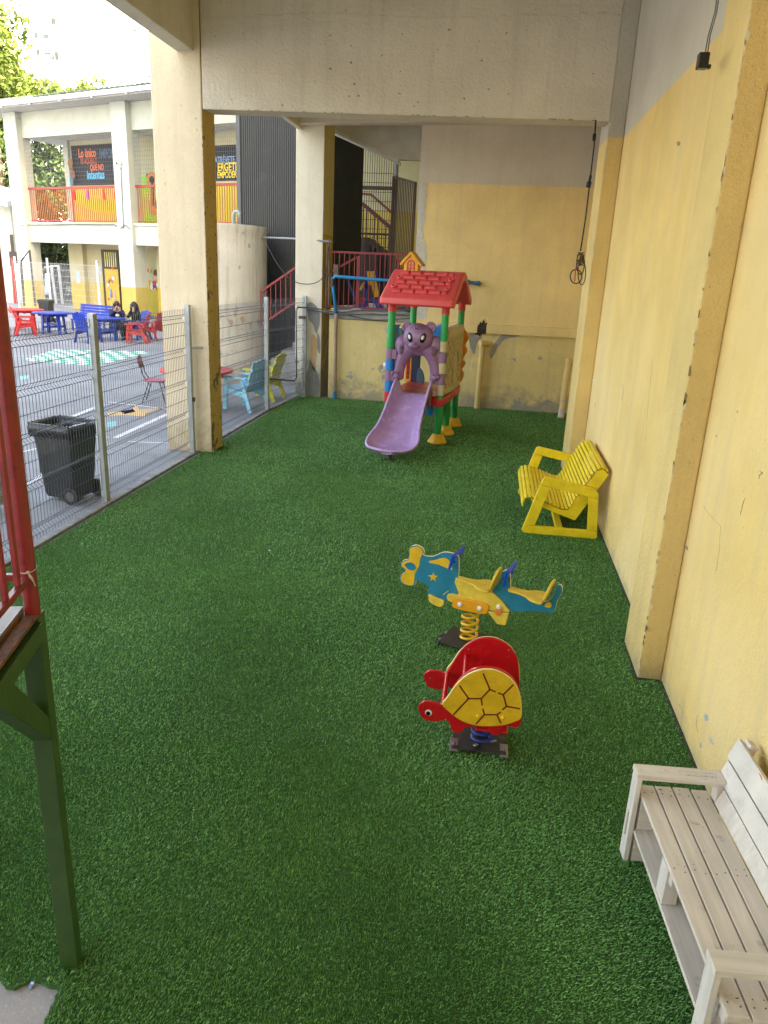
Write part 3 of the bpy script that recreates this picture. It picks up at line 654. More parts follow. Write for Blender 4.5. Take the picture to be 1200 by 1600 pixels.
# resample evenly for slats
pl_ = [0]
for i in range(1, len(prof)): pl_.append(pl_[-1]+(prof[i]-prof[i-1]).length)
def at_len(s):
    for i in range(1, len(pl_)):
        if pl_[i] >= s: k = (s-pl_[i-1])/(pl_[i]-pl_[i-1]); return prof[i-1].lerp(prof[i], k)
    return prof[-1]
ns = 27; tot = pl_[-1]
for k in range(ns):
    a, b = at_len(tot*k/ns), at_len(tot*(k+.80)/ns); d = (b-a); n_ = Vector((-d.y, d.x)).normalized()
    rnd = random.Random(k); dy = rnd.uniform(-.012,.012)
    mb = MB(); m_ = (a+b)/2
    mb.obox((m_.x, 8.3425+dy, m_.y), (d.x,0,d.y), (0,1,0), (n_.x,0,n_.y), d.length, 1.36, .022); mb.build('slat', m_yb, t, bevel=.007)
for y in (7.69, 8.99):     # bearers that carry the slats
    mb = MB()
    mb.ext([(.56,.375),(.60,.31),(.97,.19),(1.05,.165),(1.33,.69),(1.27,.745),(1.21,.72),(.965,.275),(.90,.27),(.66,.35)], (0,y,0),(1,0,0),(0,0,1),.04); mb.build('bearer', m_yb, t, fix=True, bevel=.004)
mb = MB(); mb.box(.86,.93,7.66,9.03,.03,.085); mb.build('stretcher', m_yb, t, bevel=.005)

# ================================================================== WEATHERED PALLET BENCH, near right
m_pw = wood('weathered_wood', (.76,.67,.57), (.30,.24,.18), axis=1, amt=.45)
m_pwx = wood('weathered_wood_cross', (.76,.68,.59), (.30,.24,.18), axis=0, amt=.45)
m_pwz = wood('weathered_wood_post', (.74,.67,.59), (.40,.34,.28), axis=2, amt=.5)
m_pink = paint('worn_paint', (.66,.60,.53), .7, .12, 5, .3, dirt=(.4,.36,.33), dirt_amt=.5)
t = empty('pallet_bench', (.845, 3.03, 0), 'weathered whitish pallet wood bench with plank seat in the near right corner', 'bench', rz=R_(4.2)); ORG[t.name] = Vector((0,0,0))
def PB(mb, name, mat, parent=t, **k): return mb.build(name, mat, parent, world=False, **k)
ZS = .375
for i in range(4):
    x0_ = .008+i*.081; mb = MB(); rnd = random.Random(i)
    mb.box(x0_, x0_+.073, -1.13+rnd.uniform(-.006,.006), rnd.uniform(-.006,.010), ZS-.019, ZS); PB(mb, 'seat_plank', m_pw, bevel=.0025)
for y in (-.075, -.53, -1.10):
    mb = MB(); mb.box(.015, .33, y, y+.04, ZS-.075, ZS-.0195); PB(mb, 'seat_bearer', m_pwx, bevel=.003)
for x0_ in (0, .12):
    mb = MB(); mb.box(x0_, x0_+.095, -1.10, -.012, .165, .184); PB(mb, 'shelf_plank', m_pw, bevel=.0025)
mb = MB(); mb.box(.004,.064,-.50,-.42,.185,ZS-.020); PB(mb, 'block', m_pwz, bevel=.003)
mb = MB(); mb.box(.012,.085,-.07,-.02,.185,ZS-.020); PB(mb, 'block', m_pwx, bevel=.003)
mb = MB(); mb.box(.012,.085,-.07,-.02,.0,.164); PB(mb, 'block', m_pwx, bevel=.003)
mb = MB(); mb.box(.03,.11,-1.085,-1.02,.0,ZS-.076); PB(mb, 'block', m_pwx, bevel=.003)
mb = MB(); mb.box(-.034,-.0255,-.045,-.025,.13,.26); PB(mb, 'cleat', m_pwz, bevel=.002)
for y in (-.075, -1.06):
    mb = MB(); mb.box(-.025, -.001, y, y+.075, .0, .4615); PB(mb, 'leg', m_pwz, bevel=.0025)
    mb = MB(); mb.box(.335, .365, y, y+.055, .0, .4615); PB(mb, 'leg', m_pwz, bevel=.0025)
    mb = MB(); mb.box(-.028, .362, y-.004, y+.079, .462, .490); PB(mb, 'armrest', m_pwx, bevel=.0025)
lean = Vector((.17, 0, .52)).normalized(); fx = Vector((lean.z, 0, -lean.x))
for i, (s, w, dy) in enumerate(((.050,.085,-.085),(.145,.095,.0),(.252,.105,.018))):
    c = Vector((.335, 0, ZS-.01))+lean*s; mb = MB()
    mb.obox((c.x, (-1.3+dy)/2, c.z), fx, (0,1,0), lean, .019, dy+1.3, w); PB(mb, 'back_plank', m_pink if i else m_pwz, bevel=.0025)
for y in (-.02, -1.0):
    mb = MB(); c = Vector((.335, 0, ZS-.02))+lean*.18+fx*.030; mb.obox(c+Vector((0,y,0)), fx, (0,1,0), lean, .038, .06, .30); PB(mb, 'back_post', m_pwz, bevel=.003)
mb = MB()
for (a, b, w_) in ((-.215,-.25,.006),):
    c = Vector((.335,0,ZS-.01))+lean*.296-fx*.0105; mb.ext([(a,0),(a-.02,w_*.6),(b,w_*.2),(b-.01,-w_),((a+b)/2,-w_*.4)], c, (0,1,0), lean, .002)
PB(mb, 'old_paint_mark', paint('orange_scrape', (.60,.22,.10), .7), fix=True)
m_ink = paint('ink', (.03,.03,.035), .6)
rnd = random.Random(12)
def scribble(x0_, x1_, y, z, h, mb):
    x = x0_
    while x < x1_:
        w_ = rnd.uniform(.005,.010); k = rnd.randint(3,5)
        pts = [(x+rnd.uniform(0,w_), y+rnd.uniform(0,h), z) for _ in range(k)]
        mb.tube(pts, .0006, 4); x += w_+rnd.uniform(.001,.005)
mb = MB(); scribble(.17, .33, -.035, .4905, .012, mb); scribble(.19, .33, -.058, .4905, .012, mb); PB(mb, 'handwriting', m_ink)
mb = MB()
rnd = random.Random(5)
for i in range(4):
    for y in (-.05, -.51, -1.08):
        for dx in (.018, .055):
            x = .008+i*.081+dx; yy = y+rnd.uniform(-.012,.012); mb.cyl((x,yy,ZS-.001),(x,yy,ZS+.0012), .0030, 8)
            if rnd.random() < .6: mb.cyl((x+rnd.uniform(-.01,.01),yy+.03,ZS-.001),(x+.005,yy+.03,ZS+.0010), .0020, 6)
PB(mb, 'nail', paint('nail_rust', (.05,.03,.02), .7))
# ================================================================== SPRING RIDERS
m_red_p = paint('rider_red', (.50,.008,.012), .24, .08, 8, dirt=(.34,.03,.03), dirt_amt=.45)
m_yel_p = paint('rider_yellow', (.72,.44,.015), .35, .10, 12, .05, dirt=(.45,.30,.05), dirt_amt=.45)
m_pyel = paint('plane_yellow', (.74,.52,.05), .4, .12, 14, .05, dirt=(.5,.36,.1), dirt_amt=.4)
m_org = paint('rider_orange', (.78,.34,.012), .3, .08)
m_teal = paint('plane_teal', (.016,.19,.29), .4, .10, 10, dirt=(.05,.25,.33), dirt_amt=.4)
m_blu = paint('handle_blue', (.01,.06,.55), .3, .06)
m_groove = paint('shell_groove', (.14,.008,.01), .4, .1)
m_white = paint('white_cap', (.78,.76,.72), .35, .05)
m_blk = paint('black_gloss', (.008,.008,.01), .2, .05)
m_plate = paint('spring_plate', (.07,.065,.06), .45, .25, 14, .2, dirt=(.16,.12,.09), dirt_amt=.6, metal=.6)
m_screw = paint('screw', (.45,.45,.46), .3, .1, metal=.8)
def edge_ext(mb, pts, o, u, t, n=5, smooth=True, rim=False):
    P = crom(pts, n) if smooth else [Vector(p) for p in pts]
    mb.ext([(p[0], p[1]) for p in P], o, u, (0,0,1), t)
    if rim: mb.m[-len(P):] = [1]*len(P)
m_rim = paint('board_rim', (.80,.70,.32), .5, .1, 20)
def spring(mb, c, r, z0_, z1, turns, wr, seg=8):
    n = int(turns*24); mb.tube([(c[0]+r*math.cos(2*math.pi*turns*i/n), c[1]+r*math.sin(2*math.pi*turns*i/n), z0_+(z1-z0_)*i/n) for i in range(n+1)], wr, seg)
def screw(mb, p, n, r=.006):
    n = Vector(n).normalized(); p = Vector(p); mb.cyl(p-n*.002, p+n*.003, r, 10, r2=r*.6)

# ---- turtle
t = empty('spring_rider', (.15, 3.75, 0), 'red turtle shaped spring rider with yellow patterned shell on a blue spring', 'spring rider')
U = Vector((1,0,0))
YN_, YF_ = 3.58, 3.92
def tp(zm, lst, y):   # zoom coordinates (x4, origin 600,820) -> plane y
    out = []
    for x, yy in lst: q = yp(600+x/4, 820+yy/4, y); out.append((q.x, q.z))
    return out
red_z = [(215,1140),(228,1112),(260,1100),(320,1105),(365,1112),(420,1035),(470,960),(540,905),(620,885),(700,892),(770,925),(820,975),(850,1050),(858,1200),(855,1238),(832,1262),(795,1258),(755,1255),(735,1275),(722,1302),(695,1310),(668,1302),(655,1280),(640,1262),(540,1258),(505,1262),(492,1285),(465,1295),(432,1290),(418,1265),(405,1232),(385,1215),(330,1225),(270,1218),(235,1195)]
shell_z = [(365,1112),(400,1062),(450,990),(510,935),(570,905),(630,893),(700,900),(770,935),(820,985),(848,1050),(860,1120),(856,1195),(820,1218),(760,1238),(690,1247),(610,1247),(540,1235),(470,1205),(410,1160)]
RP = tp(4, red_z, YN_); SP = tp(4, shell_z, YN_)
for k, y in enumerate((YN_, YF_)):
    mb = MB(); edge_ext(mb, RP, (0,y,0), U, .018, 4); sp = mb.build('side_panel', m_red_p, t, fix=True, bevel=.004)
    mb = MB(); s = -1 if k == 0 else 1; edge_ext(mb, [(p[0],p[1]+.004) for p in SP], (0,y+s*.0175,0), U, .0165, 4, rim=True)
    sh = mb.build('shell', [m_yel_p, m_rim], sp, fix=True, bevel=.004)
    # routed hexagon pattern
    mb = MB()
    for seg_ in ([(620,915),(662,1015),(698,1030)],[(712,1036),(745,1048),(765,1120),(850,1135)],[(745,1048),(808,985)],[(765,1120),(738,1143)],[(730,1155),(705,1172),(628,1172),(618,1135)],[(705,1172),(730,1225)],[(628,1172),(575,1230)],[(614,1115),(608,1072),(662,1015)],[(608,1072),(530,1072),(472,990)],[(530,1072),(435,1172)]):
        q = tp(4, seg_, YN_)
        for a, b in zip(q, q[1:]): mb.bar((a[0],y+s*.0262,a[1]+.002),(b[0],y+s*.0262,b[1]+.002), .0085, .0018, side=(0,0,1) if abs(b[0]-a[0])>abs(b[1]-a[1]) else (1,0,0))
    mb.build('groove', m_groove, sh)
    mb = MB()
    for x, z_ in tp(4, [(588,1180),(742,1188)], YN_): mb.ell((x,y+s*.028,z_), .013,.009,.013, 12, 8)
    mb.build('bolt_cap', paint('cap_yellow', (.80,.50,.01), .25, .05), sp, smooth=True)
    mb = MB()
    for x, z_ in tp(4, [(515,960),(785,965),(387,1128)], YN_): screw(mb, (x,y+s*.027,z_), (0,s,0), .005)
    for x, z_ in tp(4, [(385,1212)], YN_): screw(mb, (x,y+s*.0105,z_), (0,s,0), .005)
    for x, z_ in tp(4, [(258,1150),(385,1212),(515,960),(785,965)], YN_): screw(mb, (x,y-s*.0105,z_), (0,-s,0), .005)
    mb.build('screw', m_screw, sp)
    ex, ez = tp(4, [(279,1168)], YN_)[0]
    mb = MB(); mb.cyl((ex,y+s*.0085,ez),(ex,y+s*.012,ez), .019, 20); ey = mb.build('eye', m_white, sp, autosm=40)
    mb = MB(); mb.cyl((ex-.002,y+s*.0110,ez-.003),(ex-.002,y+s*.0165,ez-.003), .0125, 18); mb.build('pupil', paint('pupil_black', (.006,.006,.006), .8, spec=.1), ey, autosm=40)
a = tp(4, [(262,1158),(505,985)], YN_)
hx, hz = tp(4, [(372,1150)], YN_)[0]
for (x, z_) in ((hx-.002, hz+.03), tp(4, [(500,1000)], YN_)[0]):
    mb = MB(); mb.tube([(x,YN_+.009,z_),(x,YF_-.009,z_)], .0145, 16); mb.build('crossbar', m_red_p, t, autosm=50)
# seat and footrest boards between the panels
sx, sz = tp(4, [(700,1120)], YN_)[0]
mb = MB(); mb.box(sx-.09,sx+.09,YN_+.0095,YF_-.0095,sz-.02,sz-.002); mb.build('seat', m_red_p, t, bevel=.004)
mb = MB(); mb.box(sx-.10,sx+.08,YN_+.0095,YF_-.0095,.185,.200); mb.build('mounting_board', m_red_p, t, bevel=.004)
mb = MB(); spring(mb, (.145,3.72), .060, .042, .18, 3.2, .0085); mb.build('spring', paint('spring_blue', (.015,.03,.22), .3, .1), t, smooth=True)
mb = MB(); mb.box(-.025,.285,3.615,3.89,.032,.040); mb.box(-.025,-.019,3.615,3.89,.0,.032); mb.box(.279,.285,3.615,3.89,.0,.032)
mb.build('base_plate', m_plate, t, bevel=.002)
for x in (-.012,.272):
    mb = MB(); mb.bar((x,3.60,.030),(x,3.70,.046), .045, .006, side=(1,0,0)); cp_ = mb.build('end_lug', m_screw, t, bevel=.001)
    mb = MB(); mb.cyl((x,3.65,.030),(x,3.65,.06), .009, 8); mb.build('anchor_bolt', m_screw, cp_)
for a_ in (0, 2.1, 4.2): mb = MB(); mb.bar((.145+.05*math.cos(a_),3.72+.05*math.sin(a_),.042),(.145+.085*math.cos(a_),3.72+.085*math.sin(a_),.05), .018, .006); mb.build('clamp', m_screw, t, bevel=.001)

# ---- aeroplane, two seats on one board
t = empty('spring_rider', (.02, 4.96, 0), 'teal and yellow toy aeroplane spring rider with two seats and blue handles', 'spring rider')
PO = (.02, 4.96); UA = Vector((.95,-.31,0)).normalized(); NA = Vector((UA.y, -UA.x, 0))   # NA towards the camera
def tpl(lst, sc=4.615, ox=620, oy=840):
    out = []
    for x, y in lst:
        q = pl(ox+x/sc, oy+y/sc, PO, UA); out.append(((q-Vector((PO[0],PO[1],0))).dot(UA), q.z))
    return out
O3 = Vector((PO[0], PO[1], 0))
def W3(p, off=0): return O3+UA*p[0]+Vector((0,0,p[1]))+NA*off
body_z = [(450,145),(447,290),(430,300),(440,360),(458,408),(378,400),(372,450),(352,455),(300,470),(240,440),(222,400),(228,370),(238,352),(190,325),(145,305),(135,340),(105,347),(55,335),(25,305),(30,270),(60,240),(35,205),(33,175),(55,160),(90,145),(92,85),(110,58),(150,52),(185,72),(200,100),(196,125),(260,133),(300,118),(340,103),(400,108),(430,125)]
mb = MB(); edge_ext(mb, tpl(body_z), O3, UA, .020, 3, rim=True); mb.build('nose_board', [m_teal, m_rim], t, fix=True, bevel=.004)
tail_z = [(690,385),(730,330),(755,280),(765,240),(815,240),(823,350),(818,380),(900,410),(1000,445),(1065,460),(1110,440),(1140,395),(1155,345),(1178,335),(1195,355),(1190,400),(1160,450),(1145,510),(1120,538),(980,530),(818,526),(770,470),(720,415)]
mb = MB(); edge_ext(mb, tpl(tail_z), O3, UA, .020, 3, rim=True); mb.build('tail_board', [m_teal, m_rim], t, fix=True, bevel=.004)
mid_z = [(428,300),(500,315),(560,345),(620,375),(665,387),(693,388),(730,415),(770,455),(800,495),(820,526),(740,524),(660,512),(600,515),(520,485),(420,460),(385,450),(370,430),(375,405),(410,396),(455,403),(440,350)]
mb = MB(); edge_ext(mb, tpl(mid_z), O3+NA*.019, UA, .016, 3); mb.build('middle_board', m_pyel, t, fix=True, bevel=.004)
mb = MB(); edge_ext(mb, tpl(mid_z), O3-NA*.019, UA, .016, 3); mb.build('middle_board', m_pyel, t, fix=True, bevel=.004)
oz = [(430,418),(560,440),(655,465),(678,490),(668,508),(650,536),(540,520),(425,490),(418,455)]
for s in (1, -1):
    mb = MB(); edge_ext(mb, tpl(oz), O3+NA*.036*s, UA, .017, 4); cl = mb.build('clamp_plate', m_org, t, fix=True, bevel=.004)
    for p in tpl([(472,466),(612,494),(745,490)]): mb = MB(); mb.ell(W3(p, s*(.046 if p[0] < .2 else .03)), .019,.013,.019, 14, 9, rot=Matrix((UA, NA, (0,0,1))).transposed()); mb.build('bolt_cap', m_white, cl, smooth=True)
# inlays: propeller, windscreen, star, hub, flap
def inlay(name, z_, m, off=.0105, th=.003, smooth=True, n=4):
    for s in (1, -1):
        mb = MB(); edge_ext(mb, tpl(z_), O3+NA*off*s, UA, th, n, smooth); mb.build(name, m, t, fix=True)
inlay('propeller', [(150,60),(178,75),(192,110),(175,145),(165,200),(150,230),(135,260),(130,310),(120,338),(85,338),(45,320),(32,290),(45,262),(68,240),(65,220),(42,205),(40,180),(60,168),(90,155),(98,110),(100,75)], m_yel_p)
inlay('propeller_hub', [(62,190),(90,175),(120,180),(142,205),(135,228),(110,232),(80,218)], m_teal, .0125)
inlay('windscreen', [(238,165),(280,158),(340,142),(375,155),(392,185),(402,228),(360,215),(300,190),(245,180)], m_yel_p)
star = []
for k in range(10):
    r = 37 if k % 2 == 0 else 15; a_ = R_(-90+36*k+4); star.append((267+r*math.cos(a_), 282+r*math.sin(a_)))
inlay('star', star, m_yel_p, smooth=False)
inlay('exhaust_line', [(335,408),(375,378),(378,381),(338,412)], m_pyel, smooth=False)
inlay('tail_light', [(1068,490),(1085,465),(1105,458),(1118,475),(1112,498),(1085,500)], m_yel_p)
# landing foot and belly fin
mb = MB(); edge_ext(mb, tpl([(245,400),(300,425),(347,445),(345,475),(325,490),(285,478),(245,450),(240,420)]), O3+NA*.022, UA, .02, 4); mb.build('front_step', m_pyel, t, fix=True, bevel=.004)
mb = MB(); edge_ext(mb, tpl([(662,518),(740,528),(820,530),(795,620),(735,612)]), O3+NA*.03, UA, .018, 1, False); mb.build('belly_fin', m_pyel, t, fix=True, bevel=.006)
mb = MB(); edge_ext(mb, tpl([(722,505),(768,505),(770,530),(755,548),(735,545),(722,530)]), O3+NA*.042, UA, .004, 3); mb.build('fin_clamp', paint('clamp_orange', (.75,.22,.03), .4, .1), t, fix=True)
# seats: board tilted along the fuselage, wide at the rear, with small backrests
def seat(front, rear, back_top, wd=.10):
    f = W3(tpl([front])[0]); r = W3(tpl([rear])[0]); d = (r-f); L = d.length; d.normalize(); up = d.cross(NA).normalized()
    if up.z < 0: up = -up
    prof = [(0,.03),(.3,.036),(.5,.05),(.65,.085),(.8,wd),(.93,wd),(1.0,wd*.82)]
    pts = [(x*L, w_) for x, w_ in prof]+[(x*L, -w_) for x, w_ in prof[::-1]]
    P = crom(pts, 4); mb = MB(); mb.ext([(p[0],p[1]) for p in P], f+up*.008, d, NA, .018); st = mb.build('seat', m_pyel, t, fix=True, bevel=.004)
    bt = W3(tpl([back_top])[0]); bd = (bt-r); H = bd.length; bd.normalize()
    pts = [(0,-wd*.55),(0,wd*.55),(H*.25,wd*.85),(H*.7,wd*.8),(H*.95,wd*.45),(H*1.0,0),(H*.95,-wd*.45),(H*.7,-wd*.8),(H*.25,-wd*.85)]
    P = crom(pts, 4); mb = MB(); mb.ext([(p[0],p[1]) for p in P], r+up*.012, bd, NA, .018); mb.build('backrest', m_pyel, t, fix=True, bevel=.004)
    mb = MB()
    for k in (.72, .88): screw(mb, f+d*L*.78+up*.0175+NA*(.03 if k < .8 else -.03), up, .005)
    mb.build('screw', m_screw, st)
seat((436,300),(690,368),(742,232)); seat((812,378),(1068,450),(1132,318))
def handle(b, tp_, wd=.10):
    b, e = W3(tpl([b])[0]), W3(tpl([tp_])[0]); d = e-b; L = d.length; d.normalize(); nn = d.cross(NA).normalized(); mb = MB()
    for s in (-1, 1): mb.bar(b-NA*s*wd*.5, e-NA*s*wd*.9, .014, .020, side=NA)
    for k in (.36, .68, 1.0): mb.bar(b+d*L*k-NA*wd*(.5+.4*k), b+d*L*k+NA*wd*(.5+.4*k), .013, .020, side=d)
    h = mb.build('handle', m_blu, t, bevel=.005); mb = MB()
    screw(mb, b+d*.03+NA*.03, nn); screw(mb, b+d*.03-NA*.02, nn); mb.build('screw', m_screw, h)
handle((398,210),(450,95), .12); handle((790,330),(832,205), .12)
mb = MB()
for p in tpl([(460,342)]): screw(mb, W3(p,.028), NA, .006)
for p in tpl([(745,582),(745,540)]): screw(mb, W3(p,.041), NA, .005)
mb.build('screw', m_screw, t)
pt = tpl([(535,515)])[0]; cx, cy = (W3(pt)).x, (W3(pt)).y
mb = MB(); spring(mb, (cx-.0,cy), .058, .03, pt[1]-.012, 4.4, .0105, 8); mb.build('spring', paint('spring_yellow', (.80,.46,.012), .3, .08), t, smooth=True)
mb = MB(); bx, by = cx, cy; UU, NN_ = UA, NA
mb.obox((bx,by,.034), UA, NA, Z, .36, .30, .008); mb.obox(Vector((bx,by,.017))-UA*.177, UA, NA, Z, .006, .30, .026); mb.obox(Vector((bx,by,.017))+UA*.177, UA, NA, Z, .006, .30, .026)
mb.obox(Vector((bx,by,.006))-UA*.200, UA, NA, Z, .045, .20, .008)
mb.obox(Vector((bx,by,.006))+UA*.200, UA, NA, Z, .045, .20, .008)
mb.build('base_plate', m_plate, t, bevel=.002)
for s in (-1, 1):
    for q in (-1, 1): p = Vector((bx,by,.01))+UA*.200*s+NA*.06*q; mb = MB(); mb.cyl(p, p+Z*.012, .012, 8); mb.build('anchor_bolt', m_screw, t)
# ================================================================== SLIDE TOWER
def plastic(name, col, rough=.38, var=.06, dirt=None, da=.3, bump=.12): return paint(name, col, rough, var, 7, bump, 90, dirt, da)
p_green = plastic('plastic_green', (.015,.34,.075), dirt=(.06,.28,.09), da=.2)
p_red = plastic('plastic_red', (.76,.085,.085), .42, dirt=(.28,.06,.05), da=.35)
p_red2 = plastic('plastic_bright_red', (.62,.02,.025), .35)
p_brick = plastic('plastic_worn_red', (.36,.035,.02), .3, .3, (.22,.10,.07), .5)
p_purp = plastic('plastic_purple', (.27,.14,.255), .36, dirt=(.36,.22,.34), da=.3)
p_slide = plastic('plastic_slide_purple', (.48,.31,.57), .24, .08, (.56,.42,.60), .35, .05)
p_beige = plastic('plastic_beige', (.56,.46,.27), .45, .1, (.32,.25,.12), .5)
p_blue = plastic('plastic_blue', (.01,.20,.58), .35)
p_orange = plastic('plastic_orange', (.80,.33,.012), .4)
p_yellow = plastic('plastic_yellow', (.82,.46,.012), .4, .1, (.5,.28,.03), .4)
p_navy = plastic('plastic_navy', (.012,.02,.07), .4)
p_slate = plastic('plastic_slate', (.06,.11,.16), .45)
TR = Vector((-1.127, 11.70, 0)); TA = R_(-6.9)
TX = Vector((math.cos(TA), math.sin(TA), 0)); TY = Vector((-math.sin(TA), math.cos(TA), 0))
t = empty('slide_tower', TR, 'plastic play tower with purple bear arch, lilac slide and red tiled roof', 'play tower', rz=TA)
def L(px, py, yl=0.0):
    P = TR+TY*yl; q = pl(px, py, P, TX); return ((q-P).dot(TX), q.z)
def K(mb, name, mat, parent=t, **k): return mb.build(name, mat, parent, world=False, **k)
def zz(px, py, yl=0.): return L(px, py, yl)[1]
PR = .056
posts = {'FL':(-.42,0.0),'FR':(.42,0.0),'BL':(-.42,1.5),'BR':(.42,1.5)}
zr = 2.03
for k, (x, y) in posts.items():
    mb = MB(); mb.cyl((x,y,.10),(x,y,zr), PR, 20); p = K(mb, 'post', p_green, autosm=50)
    mb = MB(); mb.cyl((x,y,1.50),(x,y,1.505), PR*1.03, 20); mb.cyl((x,y,1.66),(x,y,1.665), PR*1.03, 20); K(mb, 'joint', p_green, p, autosm=50)
    mb = MB(); mb.cyl((x,y,zr-.02),(x,y,2.21), PR*1.12, 20); K(mb, 'roof_socket', p_red2, autosm=50)
mb = MB(); mb.cyl((.42,.72,.10),(.42,.72,.66), PR, 20); K(mb, 'post', p_green, autosm=50)
mb = MB(); mb.cyl((-.42,.72,.10),(-.42,.72,.66), PR, 20); K(mb, 'post', p_green, autosm=50)
def rock(x, y, seed):
    rnd = random.Random(seed); mb = MB(); rings = []; n = 14
    for z, r in ((0,.150),(.035,.155),(.07,.125),(.10,.118),(.13,.088),(.165,.078),(.168,.058),(.10,.056)):
        j = .024 if .01 < z < .15 else .004
        rings.append([Vector((x+(r+rnd.uniform(-j,j))*math.cos(a)*(1.06 if abs(math.cos(a))>.7 else 1), y+(r+rnd.uniform(-j,j))*math.sin(a), z+rnd.uniform(-j,j)*.5 if z > .01 else 0)) for a in [2*math.pi*i/n for i in range(n)]])
    mb.loft(rings); o = K(mb, 'foot', p_yellow, sub=1, smooth=True)
    mb = MB(); mb.cyl((x-.01,y-.128,.055),(x-.01,y-.140,.053), .010, 10); K(mb, 'foot_bolt', paint('foot_bolt', (.35,.12,.01), .5), o)
for i, (x, y) in enumerate(((-.42,0),(.42,0),(.42,.72),(-.42,.72),(.42,1.5),(-.42,1.5))): rock(x, y, i)
# interlocking collars on the front posts
zs = [zz(608,y) for y in (527,544,561,578,595,611,627)]
for (a, b, m) in zip(zs, zs[1:], (p_green,p_purp,p_blue,p_purp,p_blue,p_red2)):
    mb = MB(); mb.cyl((-.42,0,b+.003),(-.42,0,a-.003), .068, 22); K(mb, 'collar', m, autosm=50, bevel=.006)
zs = [zz(690,y) for y in (533,550,567,584,601,618)]
for (a, b, m) in zip(zs, zs[1:], (p_beige,p_purp,p_beige,p_purp,p_beige)):
    mb = MB(); mb.cyl((.42,0,b+.003),(.42,0,a-.003), .068, 22); K(mb, 'collar', m, autosm=50, bevel=.006)
for x, m2 in ((-.42,p_blue),(.42,p_beige)):
    for i, m in enumerate((m2,p_orange,m2,p_orange,m2)):
        mb = MB(); z_ = .82+i*.17; mb.cyl((x,1.5,z_+.003),(x,1.5,z_+.164), .068, 20); K(mb, 'collar', m, autosm=50, bevel=.006)
q_ = L(603,571,0); mb = MB(); mb.ell((q_[0]-.01,0,q_[1]), .035,.035,.045, 14, 10); K(mb, 'post_knob', m_white, smooth=True)
# platforms
mb = MB(); mb.box(-.47,.48,-.06,.70,.60,.735); K(mb, 'platform', p_red2, bevel=.014)
mb = MB(); mb.box(-.40,.40,-.03,.69,.738,.757); K(mb, 'deck', p_brick, bevel=.008)
mb = MB(); mb.box(-.47,.48,.705,1.58,.60,.735); K(mb, 'platform', p_red2, bevel=.014)
mb = MB(); mb.box(-.40,.40,.72,1.52,.738,.757); K(mb, 'deck', p_brick, bevel=.008)
mb = MB()
for i in range(5): mb.box(-.3+i*.13,-.2+i*.13,.60,.72,.32,.59)
K(mb, 'blue_step', p_blue, bevel=.02)
# roof: folded slab
outer = [(-.235,2.125),(-.225,2.225),(.50,2.600),(.60,2.632),(.74,2.632),(.84,2.600),(1.575,2.225),(1.585,2.125)]
inner = [(1.51,2.105),(.84,2.48),(.67,2.52),(.50,2.48),(-.16,2.105)]
prof = [Vector((0,a,b)) for a, b in outer+inner]
mb = MB(); rings = []
for x, s, dz in ((-.575,.965,-.012),(-.555,.99,0),(-.52,1,0),(.52,1,0),(.555,.99,0),(.575,.965,-.012)):
    rings.append([Vector((x, .67+(p.y-.67)*s, p.z+dz)) for p in prof])
mb.loft(rings); roof = K(mb, 'roof', p_red, bevel=.042, segs=5, autosm=45, fix=True)
sl_ = Vector((0,.725,.375)).normalized(); nr = Vector((0,-sl_.z,sl_.y))
def roofp(x, s, h=0): return Vector((x,-.215,2.235))+sl_*s+nr*h
mb = MB()
for row in range(5):
    s0 = .13+row*.145; off = .105 if row % 2 else 0
    for k in range(-1, 7):
        xa = -.46+off+k*.205; xb = xa+.18
        xa, xb = max(xa, -.42), min(xb, .43)
        if xb-xa < .06: continue
        if row in (1,3) and (xa < -.40 or xb > .42) : continue
        h = .022; mb.hexa([roofp(xa,s0), roofp(xb,s0), roofp(xb,s0+.118), roofp(xa,s0+.118), roofp(xa+.014,s0+.012,h+.010), roofp(xb-.014,s0+.012,h+.010), roofp(xb-.010,s0+.118,h*.35), roofp(xa+.010,s0+.118,h*.35)])
K(mb, 'tile_relief', p_red, roof, bevel=.008, fix=True)
for x, s in ((-.40,.60),(-.42,.31),(.42,.58),(.42,.30)):
    mb = MB(); c = roofp(x, s, .012); mb.tube([c+Vector((1,0,0))*.034*math.cos(a)+sl_*.034*math.sin(a) for a in np.linspace(0, 2*math.pi, 17)[:-1]], .014, 8, closed=True); K(mb, 'ring_relief', p_red, roof, smooth=True)
# chimney shaped like a little house
hx = L(645,415,.66)[0]
hy = .64
mb = MB(); mb.mi = 0
mb.ext([(-.115,2.56),(.115,2.56),(.115,2.76),(0,2.87),(-.115,2.76)], (hx,hy,0), (1,0,0), (0,0,1), .22)
ch = K(mb, 'chimney_house', p_yellow, roof, bevel=.012, fix=True)
mb = MB(); mb.ext([(-.185,2.715),(-.155,2.69),(0,2.855),(.155,2.69),(.185,2.715),(.01,2.905),(-.01,2.905)], (hx,hy,0), (1,0,0), (0,0,1), .29); K(mb, 'chimney_roof', plastic('plastic_chimney', (.74,.38,.01), .5, .15, (.3,.2,.04), .6), roof, bevel=.012, fix=True)
def arch(w, zb, zt, n=10): return [(-w,zb),(w,zb)]+[(w*math.cos(a), zt-w+w*math.sin(a)) for a in np.linspace(0, math.pi, n)]
mb = MB(); o_ = arch(.062,2.60,2.785); i_ = arch(.044,2.615,2.765); y_ = hy-.114
n_ = len(o_); A = [Vector((hx+a,y_,b)) for a, b in o_]; B = [Vector((hx+a,y_,b)) for a, b in i_]; A2 = [p-Vector((0,.012,0)) for p in A]; B2 = [p-Vector((0,.012,0)) for p in B]
